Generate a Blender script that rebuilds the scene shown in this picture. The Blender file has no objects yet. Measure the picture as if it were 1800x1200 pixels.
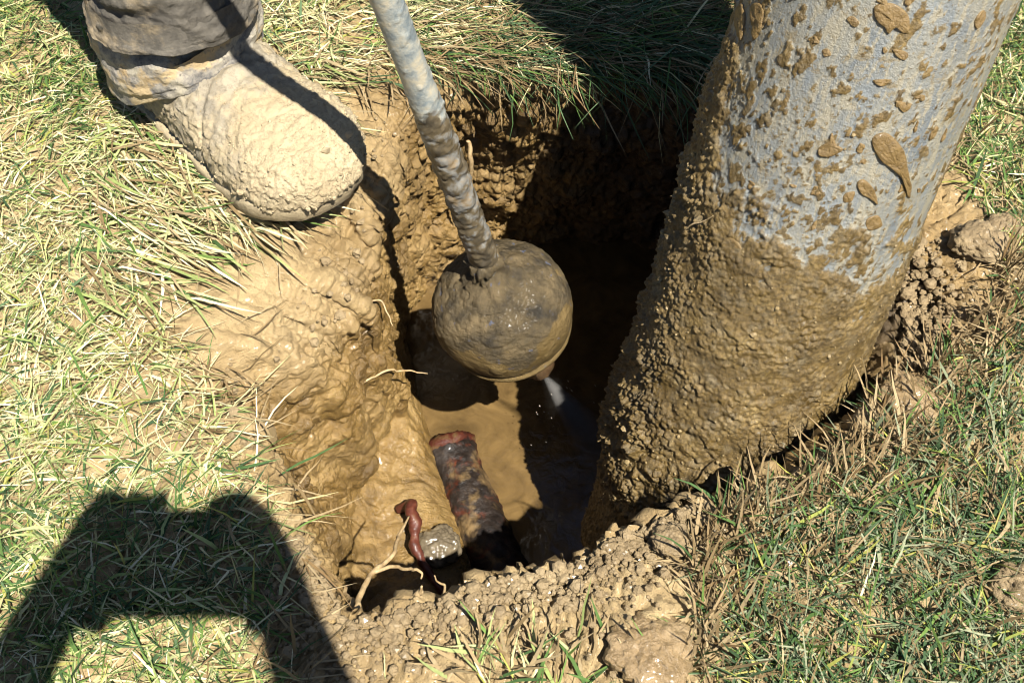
import bpy, math
import numpy as np
from mathutils import Vector, Matrix

sc = bpy.context.scene
COL = sc.collection

# ------------------------------------------------------------------ camera
cam = bpy.data.cameras.new('camera')
cam.sensor_width = 36.0
cam.lens = 40.0
cam.clip_start = 0.01
cam.clip_end = 800.0
cam.dof.use_dof = True
cam.dof.focus_distance = 1.02
cam.dof.aperture_fstop = 14.0
cam_ob = bpy.data.objects.new('camera', cam)
COL.objects.link(cam_ob)
cam_ob.location = (0.0, -0.574, 0.82)
cam_ob.rotation_euler = (math.radians(35.0), 0, 0)
sc.camera = cam_ob

# ------------------------------------------------------------------ sky, sun, exposure
SUN_D = Vector((-0.2667, 0.4076, -0.8733)).normalized()      # the way the sunlight travels
world = bpy.data.worlds.new('World')
sc.world = world
world.use_nodes = True
wn = world.node_tree.nodes
sky = wn.new('ShaderNodeTexSky')
sky.sky_type = 'NISHITA'
sky.sun_disc = False
sky.air_density = 0.7
sky.dust_density = 0.3
sky.sun_elevation = math.radians(60.85)
sky.sun_rotation = math.radians(146.8)
bg = wn['Background']
bg.inputs['Strength'].default_value = 0.05
world.node_tree.links.new(sky.outputs[0], bg.inputs['Color'])

sun = bpy.data.lights.new('sun', 'SUN')
sun.energy = 5.0
sun.angle = math.radians(0.53)
sun.color = (1.0, 0.955, 0.87)
sun_ob = bpy.data.objects.new('sun', sun)
COL.objects.link(sun_ob)
sun_ob.rotation_euler = SUN_D.to_track_quat('-Z', 'Y').to_euler()
sun_ob.location = (1.5, -2.5, 5)

sc.view_settings.view_transform = 'Standard'
sc.view_settings.look = 'None'
sc.view_settings.gamma = 1.0
sc.view_settings.exposure = 1.33

sc.cycles.filter_width = 0.95
sc.cycles.diffuse_bounces = 1
sc.cycles.max_bounces = 6
rng = np.random.default_rng(11)

# ------------------------------------------------------------------ numpy noise
_G = np.random.default_rng(5).normal(size=(64, 3)).astype(np.float32)
_G /= np.linalg.norm(_G, axis=1, keepdims=True)


def _hash(ix, iy, iz, seed):
    h = (ix.astype(np.uint32) * np.uint32(374761393) + iy.astype(np.uint32) * np.uint32(668265263)
         + iz.astype(np.uint32) * np.uint32(2246822519) + np.uint32(seed * 977 + 13))
    h = (h ^ (h >> np.uint32(13))) * np.uint32(1274126177)
    return h ^ (h >> np.uint32(16))


def perlin(p, scale, seed=0):
    q = (np.asarray(p, np.float32) * np.float32(scale)).reshape(-1, 3)
    i = np.floor(q).astype(np.int64)
    f = q - i
    i = i.astype(np.int32)
    u = f * f * f * (f * (f * 6 - 15) + 10)
    out = np.zeros(len(q), np.float32)
    for dx in (0, 1):
        wx = u[:, 0] if dx else 1 - u[:, 0]
        for dy in (0, 1):
            wy = u[:, 1] if dy else 1 - u[:, 1]
            for dz in (0, 1):
                wz = u[:, 2] if dz else 1 - u[:, 2]
                g = _G[_hash(i[:, 0] + dx, i[:, 1] + dy, i[:, 2] + dz, seed) & np.uint32(63)]
                out += wx * wy * wz * (g[:, 0] * (f[:, 0] - dx) + g[:, 1] * (f[:, 1] - dy) + g[:, 2] * (f[:, 2] - dz))
    return (out * 1.6).reshape(np.shape(p)[:-1])


def fbm(p, scale, octaves=4, seed=0, gain=0.5):
    a, t = 1.0, 0
    for k in range(octaves):
        t = t + a * perlin(p, scale * 2 ** k, seed + k)
        a *= gain
    return t


def billow(p, scale, octaves=3, seed=0, gain=0.5):
    a, t = 1.0, 0
    for k in range(octaves):
        t = t + a * (np.abs(perlin(p, scale * 2 ** k, seed + k)) * 2 - 0.5)
        a *= gain
    return t


def worley(p, scale, seed=0):
    q = (np.asarray(p, np.float32) * np.float32(scale)).reshape(-1, 3)
    i = np.floor(q).astype(np.int32)
    f = q - i
    best = np.full(len(q), 9.0, np.float32)
    for dx in (-1, 0, 1):
        for dy in (-1, 0, 1):
            for dz in (-1, 0, 1):
                h = _hash(i[:, 0] + dx, i[:, 1] + dy, i[:, 2] + dz, seed)
                ox = (h & np.uint32(1023)).astype(np.float32) / 1023
                oy = ((h >> np.uint32(10)) & np.uint32(1023)).astype(np.float32) / 1023
                oz = ((h >> np.uint32(20)) & np.uint32(1023)).astype(np.float32) / 1023
                d = (f[:, 0] - dx - ox) ** 2 + (f[:, 1] - dy - oy) ** 2 + (f[:, 2] - dz - oz) ** 2
                best = np.minimum(best, d)
    return np.sqrt(best).reshape(np.shape(p)[:-1])


def clods(p, scale, seed=0):
    """rounded lumps with sharp creases between them, about 0..1"""
    w = worley(p, scale, seed)
    return np.clip(1.0 - w * w * 1.35, -0.2, 1)


def sstep(a, b, x):
    t = np.clip((x - a) / (b - a), 0, 1)
    return t * t * (3 - 2 * t)


# ------------------------------------------------------------------ mesh helpers
def link(o, parent=None):
    COL.objects.link(o)
    if parent is not None:
        o.parent = parent
    return o


def mesh_obj(name, V, F, mat, parent=None, attrs=None, smooth=True, cols=None):
    V = np.asarray(V, np.float32).reshape(-1, 3)
    F = np.asarray(F, np.int32)
    k = F.shape[1]
    me = bpy.data.meshes.new(name)
    me.vertices.add(len(V))
    me.vertices.foreach_set('co', V.ravel())
    me.loops.add(F.size)
    me.loops.foreach_set('vertex_index', F.ravel())
    me.polygons.add(len(F))
    me.polygons.foreach_set('loop_start', np.arange(0, F.size, k, dtype=np.int32))
    me.polygons.foreach_set('loop_total', np.full(len(F), k, np.int32))
    me.polygons.foreach_set('use_smooth', np.full(len(F), bool(smooth)))
    me.update(calc_edges=True)
    for n, a in (attrs or {}).items():
        at = me.attributes.new(n, 'FLOAT', 'POINT')
        at.data.foreach_set('value', np.asarray(a, np.float32).ravel())
    if cols is not None:
        at = me.attributes.new('tint', 'FLOAT_COLOR', 'POINT')
        c4 = np.ones((len(V), 4), np.float32)
        c4[:, :3] = np.asarray(cols, np.float32).reshape(-1, 3)
        at.data.foreach_set('color', c4.ravel())
    if mat is not None:
        me.materials.append(mat)
    return link(bpy.data.objects.new(name, me), parent)


def grid_faces(nr, nc, closed=True):
    r = np.arange(nr - 1)[:, None]
    c = np.arange(nc if closed else nc - 1)[None, :]
    c2 = (c + 1) % nc
    a = r * nc + c
    b = r * nc + c2
    d = (r + 1) * nc + c2
    e = (r + 1) * nc + c
    return np.stack([a, b, d, e], -1).reshape(-1, 4)


def grid_normals(P, closed=True):
    du = np.gradient(P, axis=0)
    if closed:
        dv = (np.roll(P, -1, 1) - np.roll(P, 1, 1)) * 0.5
    else:
        dv = np.gradient(P, axis=1)
    n = np.cross(dv, du)
    return n / (np.linalg.norm(n, axis=-1, keepdims=True) + 1e-12)


def frame_of(axis, hint=(0, 0, 1)):
    a = np.array(axis, float)
    a /= np.linalg.norm(a)
    h = np.array(hint, float)
    x = h - a * h.dot(a)
    if np.linalg.norm(x) < 1e-6:
        h = np.array((1.0, 0, 0))
        x = h - a * h.dot(a)
    x /= np.linalg.norm(x)
    return a, x, np.cross(a, x)


def tube_points(pts, radii, nc=10, sub=6):
    """smooth tube along control points, returns (rows, nc, 3)"""
    pts = np.array(pts, float)
    radii = np.array(radii, float)
    n = len(pts)
    t = np.linspace(0, n - 1, (n - 1) * sub + 1)
    out = []
    rr = np.interp(t, np.arange(n), radii)
    ext = np.vstack([2 * pts[0] - pts[1], pts, 2 * pts[-1] - pts[-2]])
    for s in t:
        k = min(int(s), n - 2)
        f = s - k
        p0, p1, p2, p3 = ext[k], ext[k + 1], ext[k + 2], ext[k + 3]
        out.append(0.5 * (2 * p1 + (p2 - p0) * f + (2 * p0 - 5 * p1 + 4 * p2 - p3) * f * f + (3 * p1 - p0 - 3 * p2 + p3) * f ** 3))
    cen = np.array(out)
    tan = np.gradient(cen, axis=0)
    tan /= np.linalg.norm(tan, axis=1, keepdims=True)
    _, x, _ = frame_of(tan[0], (0.3, 0.5, 1))
    ang = np.linspace(0, 2 * math.pi, nc, endpoint=False)
    rows = []
    for c, d, r in zip(cen, tan, rr):
        x = x - d * x.dot(d)
        x /= np.linalg.norm(x)
        y = np.cross(d, x)
        rows.append(c + r * (np.cos(ang)[:, None] * x + np.sin(ang)[:, None] * y))
    return np.array(rows)


def cap_rows(P):
    """close both ends of a row grid by adding a collapsed row"""
    return np.concatenate([np.repeat(P[:1].mean(1, keepdims=True), P.shape[1], 1), P,
                           np.repeat(P[-1:].mean(1, keepdims=True), P.shape[1], 1)], 0)


def tube(name, pts, radii, mat, parent=None, nc=10, sub=6, rough=0.0, rscale=200, seed=0):
    P = tube_points(pts, radii, nc, sub)
    if rough:
        P = P + grid_normals(P) * (fbm(P, rscale, 3, seed) * rough)[..., None]
    P = cap_rows(P)
    return mesh_obj(name, P, grid_faces(P.shape[0], nc), mat, parent)


def empty(name, loc=(0, 0, 0)):
    o = bpy.data.objects.new(name, None)
    o.location = loc
    return link(o)


def tag(o, label=None, cat=None, group=None, kind=None):
    if label: o['label'] = label
    if cat: o['category'] = cat
    if group: o['group'] = group
    if kind: o['kind'] = kind
    return o


# ------------------------------------------------------------------ materials
class NT:
    def __init__(self, name):
        self.m = bpy.data.materials.new(name)
        self.m.use_nodes = True
        self.t = self.m.node_tree
        self.b = self.t.nodes['Principled BSDF']
        self.out = self.t.nodes['Material Output']
        self.co = None

    def n(self, typ, **kw):
        nd = self.t.nodes.new(typ)
        for k, v in kw.items():
            if k in nd.bl_rna.properties:
                setattr(nd, k, v)
        return nd

    def l(self, a, b):
        self.t.links.new(a, b)

    def coord(self):
        if self.co is None:
            self.co = self.n('ShaderNodeTexCoord').outputs['Object']
        return self.co

    def noise(self, scale, detail=4, rough=0.55, vec=None, dist=0.0):
        nd = self.n('ShaderNodeTexNoise')
        nd.inputs['Scale'].default_value = scale
        nd.inputs['Detail'].default_value = detail
        nd.inputs['Roughness'].default_value = rough
        nd.inputs['Distortion'].default_value = dist
        self.l(vec if vec is not None else self.coord(), nd.inputs['Vector'])
        return nd.outputs['Fac']

    def ramp(self, fac, stops):
        nd = self.n('ShaderNodeValToRGB')
        el = nd.color_ramp.elements
        while len(el) < len(stops):
            el.new(0.5)
        for e, (p, c) in zip(el, stops):
            e.position = p
            e.color = (c, c, c, 1) if isinstance(c, (int, float)) else (*c, 1)
        self.l(fac, nd.inputs[0])
        return nd.outputs['Color']

    def mix(self, fac, a, b, blend='MIX'):
        nd = self.n('ShaderNodeMix', data_type='RGBA', blend_type=blend)
        for s, v in ((nd.inputs['Factor'], fac), (nd.inputs[6], a), (nd.inputs[7], b)):
            if hasattr(v, 'is_output'):
                self.l(v, s)
            elif isinstance(v, (int, float)):
                s.default_value = v
            else:
                s.default_value = (*v, 1)
        return nd.outputs[2]

    def math(self, op, a, b=0.0, clamp=False):
        nd = self.n('ShaderNodeMath', operation=op, use_clamp=clamp)
        for s, v in ((nd.inputs[0], a), (nd.inputs[1], b)):
            if hasattr(v, 'is_output'):
                self.l(v, s)
            else:
                s.default_value = v
        return nd.outputs[0]

    def attr(self, name, out='Fac'):
        nd = self.n('ShaderNodeAttribute', attribute_name=name)
        return nd.outputs[out]

    def bump(self, h, dist, strength=1.0, prev=None):
        nd = self.n('ShaderNodeBump')
        nd.inputs['Strength'].default_value = strength
        nd.inputs['Distance'].default_value = dist
        self.l(h, nd.inputs['Height'])
        if prev is not None:
            self.l(prev, nd.inputs['Normal'])
        return nd.outputs['Normal']

    def set(self, **kw):
        for k, v in kw.items():
            s = self.b.inputs[{'color': 'Base Color', 'rough': 'Roughness', 'normal': 'Normal', 'coat': 'Coat Weight',
                               'coat_rough': 'Coat Roughness', 'metal': 'Metallic', 'spec': 'Specular IOR Level',
                               'sss': 'Subsurface Weight'}[k]]
            if hasattr(v, 'is_output'):
                self.l(v, s)
            elif isinstance(v, (int, float)):
                s.default_value = v
            else:
                s.default_value = (*v, 1)
        return self.m


def mud_material(name, dark, mid, light, rough=(0.3, 0.7), bump=0.0012, attr=None, coat=0.25, speck=True, dry=None, soil=None):
    m = NT(name)
    base = m.ramp(m.noise(17, 7, 0.66), [(0.3, dark), (0.5, mid), (0.72, light)])
    fine = m.ramp(m.noise(160, 4, 0.65), [(0.3, 0.72), (0.7, 1.18)])
    base = m.mix(0.8, base, fine, 'MULTIPLY')
    r = m.ramp(m.noise(35, 4, 0.6), [(0.35, rough[0]), (0.65, rough[1])])
    if attr:                                    # dry crust away from the water
        a = m.attr(attr)
        dryc = m.ramp(m.noise(40, 5, 0.7), [(0.3, dry[0]), (0.7, dry[1])])
        base = m.mix(a, base, dryc)
        r = m.mix(a, r, (0.85, 0.85, 0.85))
    if soil:                                    # shade of the far and right walls painted in as darker soil, wet clay on the left bank
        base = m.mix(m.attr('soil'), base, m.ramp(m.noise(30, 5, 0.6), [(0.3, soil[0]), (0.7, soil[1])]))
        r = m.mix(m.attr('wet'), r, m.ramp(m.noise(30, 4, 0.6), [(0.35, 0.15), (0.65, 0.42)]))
    if speck:
        sp = m.ramp(m.noise(420, 2, 0.5), [(0.62, 0.0), (0.70, 1.0)])
        base = m.mix(m.math('MULTIPLY', sp, 0.35), base, (0.10, 0.07, 0.035))
    n1 = m.bump(m.noise(95, 6, 0.66), bump * 3.6, 0.75)
    n2 = m.bump(m.noise(480, 4, 0.7), bump * 1.7, 0.9, n1)
    return m.set(color=base, rough=r, normal=n2, coat=coat, coat_rough=0.18, spec=0.5)


M = {}
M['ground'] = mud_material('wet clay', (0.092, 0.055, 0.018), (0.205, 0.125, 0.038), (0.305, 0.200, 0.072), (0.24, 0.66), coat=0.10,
                           attr='dry', dry=((0.26, 0.182, 0.084), (0.42, 0.315, 0.162)), soil=((0.022, 0.014, 0.007), (0.07, 0.045, 0.02)))  # soil: dark tones that put shade into the far and right walls
M['crust'] = mud_material('drying clay', (0.17, 0.118, 0.056), (0.25, 0.18, 0.092), (0.34, 0.255, 0.14), (0.4, 0.85), coat=0.1)
M['clot'] = mud_material('fresh clay clot', (0.135, 0.085, 0.028), (0.17, 0.108, 0.037), (0.205, 0.134, 0.05), (0.35, 0.55), bump=0.0008, coat=0.2, speck=False)
M['wet_lump'] = mud_material('soaked clay', (0.19, 0.125, 0.055), (0.27, 0.185, 0.09), (0.36, 0.26, 0.14), (0.15, 0.4), coat=0.5)

# ------------------------------------------------------------------ the ground with the dug hole
HC = np.array((0.03, 0.04))
RIM = [(-.225, -.076), (-.245, -.036), (-.229, -.012), (-.185, .012), (-.145, .083), (-.14, .131), (-.124, .22), (-.083, .312),
       (.048, .330), (.20, .335), (.268, .26), (.295, .17), (.335, .08), (.345, .012), (.322, -.036), (.296, -.065), (.232, -.126),
       (.141, -.160), (.081, -.188), (.044, -.211), (-.026, -.226), (-.086, -.253), (-.12, -.256), (-.132, -.233), (-.155, -.195), (-.182, -.150)]
BASE = [(-.175, -.06), (-.18, 0), (-.16, .05), (-.125, .12), (-.14, .22), (-.11, .36), (.05, .435), (.22, .43), (.30, .30), (.35, .1),
        (.34, -.05), (.24, -.17), (.14, -.20), (.04, -.245), (-.04, -.262), (-.10, -.275), (-.135, -.245), (-.15, -.19), (-.165, -.13)]
GRASS_LIMIT = [(-.184, -.146), (-.221, -.103), (-.255, -.036), (-.299, .025), (-.325, .11), (-.236, .145), (-.185, .284), (-.15, .325),
               (-.107, .330), (-.03, .332), (.048, .326), (.207, .325), (.356, .316), (.417, .167), (.44, .03), (.34, -.053),
               (.274, -.098), (.23, -.14), (.170, -.181), (.142, -.219), (.132, -.31), (.06, -.335), (.02, -.315), (-.02, -.315),
               (-.06, -.345), (-.140, -.345), (-.176, -.195)]


def polar(pts):
    p = np.array(pts) - HC
    a = np.arctan2(p[:, 1], p[:, 0])
    r = np.hypot(p[:, 0], p[:, 1])
    o = np.argsort(a)
    return lambda t: np.interp(t, a[o], r[o], period=2 * math.pi)


def by_angle(tab):
    a = np.radians([k for k, _ in tab])
    v = np.array([x for _, x in tab], float)
    return lambda t: np.interp(t, a, v, period=2 * math.pi)


rim_r, base_r, grass_r = polar(RIM), polar(BASE), polar(GRASS_LIMIT)
sh_f = by_angle([(0, .05), (40, .03), (75, .012), (105, .015), (130, .03), (150, .06), (170, .09), (190, .07), (215, .03), (240, .018), (270, .022), (310, .03), (335, .04)])
edge_f = by_angle([(0, .02), (60, .010), (90, .006), (130, .012), (150, .03), (172, .055), (190, .045), (212, .02), (240, .008), (270, .010), (310, .012), (335, .018)])
bulge_f = by_angle([(0, .015), (55, .02), (75, .018), (90, .018), (110, .018), (128, .004), (160, -.012), (185, -.02), (215, -.008), (240, .005), (270, .012), (320, .012)])
zmid_f = by_angle([(0, -.2), (90, -.24), (130, -.2), (170, -.16), (200, -.16), (230, -.15), (270, -.15), (320, -.18)])


def ground_z(x, y):
    """the lie of the land round the hole"""
    p = np.stack([x, y, np.zeros_like(x)], -1)
    z = perlin(p, 4.0, 3) * 0.012 + perlin(p, 11, 9) * 0.006
    z = z + 0.022 * np.exp(-(((x - .085) / .055) ** 2 + ((y + .262) / .045) ** 2))
    z = z + 0.014 * np.exp(-(((x - .215) / .06) ** 2 + ((y + .175) / .04) ** 2))
    z = z + 0.020 * np.exp(-(((x - .42) / .06) ** 2 + ((y - .05) / .06) ** 2))
    z = z + 0.012 * np.exp(-(((x + .02) / .05) ** 2 + ((y + .285) / .03) ** 2))
    z = z - 0.012 * np.exp(-(((x + .27) / .08) ** 2 + ((y - .08) / .09) ** 2))
    z = z - 0.030 * np.exp(-(((x + .165) / .035) ** 2 + ((y - .115) / .030) ** 2))
    return z * np.exp(-(np.hypot(x, y) / 2.5) ** 2)


def floor_z(x, y):
    """clay ledge on the left, lower trench with the pipe on the right"""
    line = -.10 + (0.12 - y) * 0.30                 # the ledge's edge
    t = sstep(-.012, .012, x - line)
    z = -.338 * (1 - t) + -.412 * t
    p = np.stack([x, y, np.zeros_like(x)], -1)
    return z + perlin(p, 14, 21) * 0.010 * (1 - t) + perlin(p, 9, 22) * .01 * t


NA = 1150
seg_n = [44, 30, 120, 120, 95, 100, 12, 4, 3, 3]
th = np.linspace(-math.pi, math.pi, NA, endpoint=False)
p3 = np.stack([np.cos(th) * 2, np.sin(th) * 2, np.zeros_like(th)], -1)
Rr = rim_r(th) + perlin(p3, 5.5, 41) * 0.008 + perlin(p3, 17, 42) * 0.004
Rb = base_r(th) + perlin(p3, 4, 43) * 0.012
sh, ed, bu, zm = sh_f(th), edge_f(th), bulge_f(th), zmid_f(th)
cx, sy = np.cos(th), np.sin(th)


def kz(r):
    return ground_z(HC[0] + r * cx, HC[1] + r * sy)


def kf(r):
    return floor_z(HC[0] + r * cx, HC[1] + r * sy)


Rm = (Rr + Rb) / 2 + bu
R5 = Rr + sh
ctrl = [(np.zeros(NA) + 1e-4, kf(np.zeros(NA))), (Rb - .035, kf(Rb - .035)), (Rb, kf(Rb) + .022), (Rm, zm), (Rr, kz(Rr) - ed), (R5, kz(R5)),
        (R5 + .28, kz(R5 + .28)), (np.full(NA, 1.5), kz(np.full(NA, 1.5))), (np.full(NA, 6.), np.zeros(NA)), (np.full(NA, 40.), np.zeros(NA)), (np.full(NA, 300.), np.zeros(NA))]
rows_r, rows_z, rows_s = [], [], []
for k, n in enumerate(seg_n):
    f = np.linspace(0, 1, n, endpoint=(k == len(seg_n) - 1))[:, None]
    (r0, z0), (r1, z1) = ctrl[k], ctrl[k + 1]
    r = r0 + (r1 - r0) * f
    z = z0 + (z1 - z0) * f
    if k == 0:
        z = floor_z(HC[0] + r * cx, HC[1] + r * sy)
    if k >= 5 and k <= 6:
        z = ground_z(HC[0] + r * cx, HC[1] + r * sy)
    rows_r.append(r); rows_z.append(z); rows_s.append(np.repeat(k + f, NA, 1))
TR, TZ, TS = np.vstack(rows_r), np.vstack(rows_z), np.vstack(rows_s)
# round the corners of the section
kern = np.exp(-(np.arange(-12, 13) / 6.0) ** 2); kern /= kern.sum()
n_d = sum(seg_n[:6])


def smooth_rows(A):
    pad = np.vstack([np.repeat(A[:1], 12, 0), A, np.repeat(A[-1:], 12, 0)])
    S = sum(kern[j] * pad[j:j + A.shape[0]] for j in range(25))
    w = np.ones((A.shape[0], 1)); w[:30] = np.linspace(0, 1, 30)[:, None]; w[n_d - 15:] = 0
    return A * (1 - w) + S * w


TR, TZ = smooth_rows(TR), smooth_rows(TZ)
TP = np.stack([HC[0] + TR * cx, HC[1] + TR * sy, TZ], -1)
TN = -grid_normals(TP)
if TN[n_d - 5, 0, 2] < 0:
    TN = -TN
X, Y, Z = TP[..., 0], TP[..., 1], TP[..., 2]
dense = slice(0, sum(seg_n[:7]))
A = np.degrees(np.broadcast_to(th, TR.shape)) % 360
left = np.clip(1 - np.abs(A - 178) / 60, 0, 1) ** 0.6
front = np.clip(1 - np.abs(A - 285) / 75, 0, 1) ** 0.6
back = np.clip(1 - np.abs(A - 85) / 60, 0, 1) ** 0.6
right = np.maximum(np.clip(1 - A / 50, 0, 1), np.clip(1 - (360 - A) / 40, 0, 1)) ** 0.6
wall = sstep(1.6, 2.3, TS) * (1 - sstep(4.4, 5.1, TS))
rimz = sstep(3.2, 3.9, TS) * (1 - sstep(5.15, 5.5, TS))
flo = 1 - sstep(1.2, 2.2, TS)
lawn = sstep(4.9, 5.4, TS)
PD = TP[dense]
PDs = PD * np.array((1, 1, 0.7))
warp = np.stack([perlin(PD, 18, 71), perlin(PD, 18, 72), perlin(PD, 18, 73)], -1) * 0.012
b1 = billow(PD + warp, 17, 2, 51)
b2 = billow(PDs + warp, 46, 3, 53)
b3 = billow(PD + warp * .6, 105, 3, 56)
f1 = fbm(PD, 9, 3, 61)
c1 = clods(PD + warp, 70, 3)
c2 = clods(PD + warp * .5, 150, 4)
c3 = clods(PD, 38, 5)
c4 = clods(PD, 290, 6)
L, Fr, Bk, Rt = left[dense], front[dense], back[dense], right[dense]
W, RZ, FL, LW = wall[dense], rimz[dense], flo[dense], lawn[dense]
dsp = W * (f1 * 0.012 + b1 * 0.006)
dsp += W * (1 - .62 * L) * b2 * 0.0055 + W * b3 * (0.0022 + 0.001 * Bk) * (1 - .55 * L)
dsp += L * (W + RZ * .6) * (b2 * 0.0008 + c3 * 0.0035 * sstep(-.30, -.05, PD[..., 2]) + c1 * .0018 + c2 * .0022 * sstep(-.2, -.02, PD[..., 2]))
dsp += np.clip(Fr + Rt * .9, 0, 1) * np.clip(RZ, 0, 1) * (c3 * 0.004 + c1 * 0.005 + c2 * 0.005 + c4 * .0022 + b3 * .004)
dsp += np.clip(1 - Fr - Rt - L, 0, 1) * RZ * (c1 * .004 + c2 * .002)
dsp += FL * (b2 * 0.0012 + f1 * 0.003)
dsp += LW * (c1 * 0.004 + c2 * 0.003 + c4 * .0015 + b2 * .002) * (1 - sstep(5.7, 6.0, TS[dense]))
ck = np.exp(-(perlin(PD + warp * 1.4, 24, 91) / .045) ** 2) * sstep(-.05, .25, perlin(PD, 11, 92))
ck2 = np.exp(-(perlin(PD + warp, 60, 93) / .06) ** 2) * sstep(0, .3, perlin(PD, 20, 94))
dsp -= np.clip(RZ + W * .6 * L + LW * .5, 0, 1) * (ck * .0055 + ck2 * .0028) * (.4 + .6 * np.clip(L + Fr + Rt, 0, 1))
dsp += FL * L * b2 * .002
TP[dense] += TN[dense] * dsp[..., None]
dry = np.zeros(TR.shape, np.float32)
dry[dense] = np.clip((sstep(-.03, .012, TP[dense][..., 2] + perlin(PD, 22, 81) * .02)) * (.25 + .55 * Fr) + LW * .35 + L * (.75 * sstep(-.10, -.015, PD[..., 2])) + fbm(PD, 12, 3, 82) * .22, 0, .9)
wet = np.zeros(TR.shape, np.float32)
wet[dense] = np.clip(L * W * sstep(-.02, -.10, PD[..., 2]) + FL, 0, 1) * .9
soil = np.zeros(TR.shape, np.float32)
shade_side = np.clip(1 - np.abs(((A[dense] - 38 + 180) % 360) - 180) / 58, 0, 1)      # far and right side of the hole, where shade is painted in
soil[dense] = np.clip(sstep(0, .45, shade_side + fbm(PD, 10, 3, 84) * .2) * np.clip(W + FL * .8, 0, 1), 0, 1) * .9  # strength of the painted shade on walls and floor
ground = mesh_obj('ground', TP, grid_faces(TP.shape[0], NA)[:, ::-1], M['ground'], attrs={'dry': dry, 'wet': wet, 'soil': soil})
tag(ground, kind='structure')

# a height map of the top of the ground, to rest things on
CELL = 0.005
HN = 640
hm = np.full((HN, HN), -9.0, np.float32)
sel = (TS > 4.0) & (TS < 8)
hx = np.clip(((TP[..., 0][sel] + 1.6) / CELL).astype(int), 0, HN - 1)
hy = np.clip(((TP[..., 1][sel] + 1.6) / CELL).astype(int), 0, HN - 1)
np.maximum.at(hm, (hy, hx), TP[..., 2][sel].astype(np.float32))


def top_z(x, y):
    x = np.asarray(x, float); y = np.asarray(y, float)
    v = hm[np.clip(((y + 1.6) / CELL).astype(int), 0, HN - 1), np.clip(((x + 1.6) / CELL).astype(int), 0, HN - 1)]
    return np.where(v < -1, ground_z(x, y), v)


# muddy water standing in the trench
wm = NT('muddy water')
wc = wm.ramp(wm.noise(16, 4, 0.6, dist=1.5), [(0.3, (0.058, 0.036, 0.014)), (0.7, (0.135, 0.085, 0.032))])
wb = wm.bump(wm.noise(75, 3, 0.5, dist=0.6), 0.002, 0.5)
wm.set(color=wc, rough=0.12, normal=wb, spec=0.5)
ang = np.linspace(0, 2 * math.pi, 96, endpoint=False)
wr = np.maximum(base_r(ang), rim_r(ang)) + 0.03
Wp = np.stack([np.stack([HC[0] + wr * f * np.cos(ang), HC[1] + wr * f * np.sin(ang), np.full(96, -.3845)], -1) for f in (0.001, .5, 1.0)])
tag(mesh_obj('muddy_water', Wp, grid_faces(3, 96)[:, ::-1], wm.m), kind='structure')

# ------------------------------------------------------------------ the big vacuum hose
HO = np.array((.22823, .04561, 0.0))
HA = np.array((.1630643, .31066465, .93642806))
HX = np.array((-.34914222, -.8695446, .34927339))
HY = np.array((.92277286, -.38390059, -.03332554))
HR = 0.0985
hose = empty('vacuum_hose', tuple(HO))
hose.rotation_euler = Matrix(((HX[0], HY[0], HA[0]), (HX[1], HY[1], HA[1]), (HX[2], HY[2], HA[2]))).to_euler()
tag(hose, 'wide blue-grey suction hose caked in brown clay standing in the hole', 'hose')

hm_ = NT('hose plastic under dirt')
co = hm_.coord()
mp = hm_.n('ShaderNodeMapping'); mp.inputs['Scale'].default_value = (1, 1, 0.30)
hm_.l(co, mp.inputs['Vector'])
pvc = hm_.ramp(hm_.noise(20, 4, 0.6, mp.outputs[0]), [(0.35, (0.112, 0.126, 0.134)), (0.65, (0.18, 0.195, 0.196))])
film = hm_.ramp(hm_.noise(55, 6, 0.72, mp.outputs[0], 0.4), [(0.40, 0.0), (0.58, 0.9)])
film2 = hm_.ramp(hm_.noise(170, 6, 0.7, mp.outputs[0]), [(0.50, 0.0), (0.58, 0.9)])
pvc = hm_.mix(film, pvc, (0.215, 0.205, 0.165))
pvc = hm_.mix(film2, pvc, (0.26, 0.232, 0.165))
smr = hm_.ramp(hm_.noise(75, 7, 0.75, co, 0.6), [(0.56, 0.0), (0.60, 0.75)])
pvc = hm_.mix(smr, pvc, (0.17, 0.13, 0.065))
mudc = hm_.ramp(hm_.noise(30, 5, 0.65), [(0.3, (0.066, 0.042, 0.012)), (0.55, (0.13, 0.084, 0.025)), (0.75, (0.215, 0.15, 0.055))])
grey = hm_.ramp(hm_.noise(70, 4, 0.6), [(0.50, 0.0), (0.66, 0.4)])
mudc = hm_.mix(grey, mudc, (0.17, 0.14, 0.085))
grit = hm_.ramp(hm_.noise(330, 3, 0.6), [(0.35, 0.55), (0.70, 1.5)])
mudc = hm_.mix(0.85, mudc, grit, 'MULTIPLY')
cr = hm_.attr('crust')
colr = hm_.mix(hm_.ramp(hm_.math('ADD', cr, hm_.math('MULTIPLY', hm_.math('SUBTRACT', hm_.noise(140, 5, .7), .5), .9)), [(0.15, 0.0), (0.55, 1.0)]), pvc, mudc)
rg = hm_.mix(cr, (0.38, 0.38, 0.38), hm_.ramp(hm_.noise(45), [(0.3, 0.32), (0.7, 0.75)]))
nb = hm_.bump(hm_.noise(380, 4, 0.75), 0.0020, 0.9)
hm_.set(color=colr, rough=rg, normal=nb, coat=0.12, coat_rough=0.3)
M['hose'] = hm_.m

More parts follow.
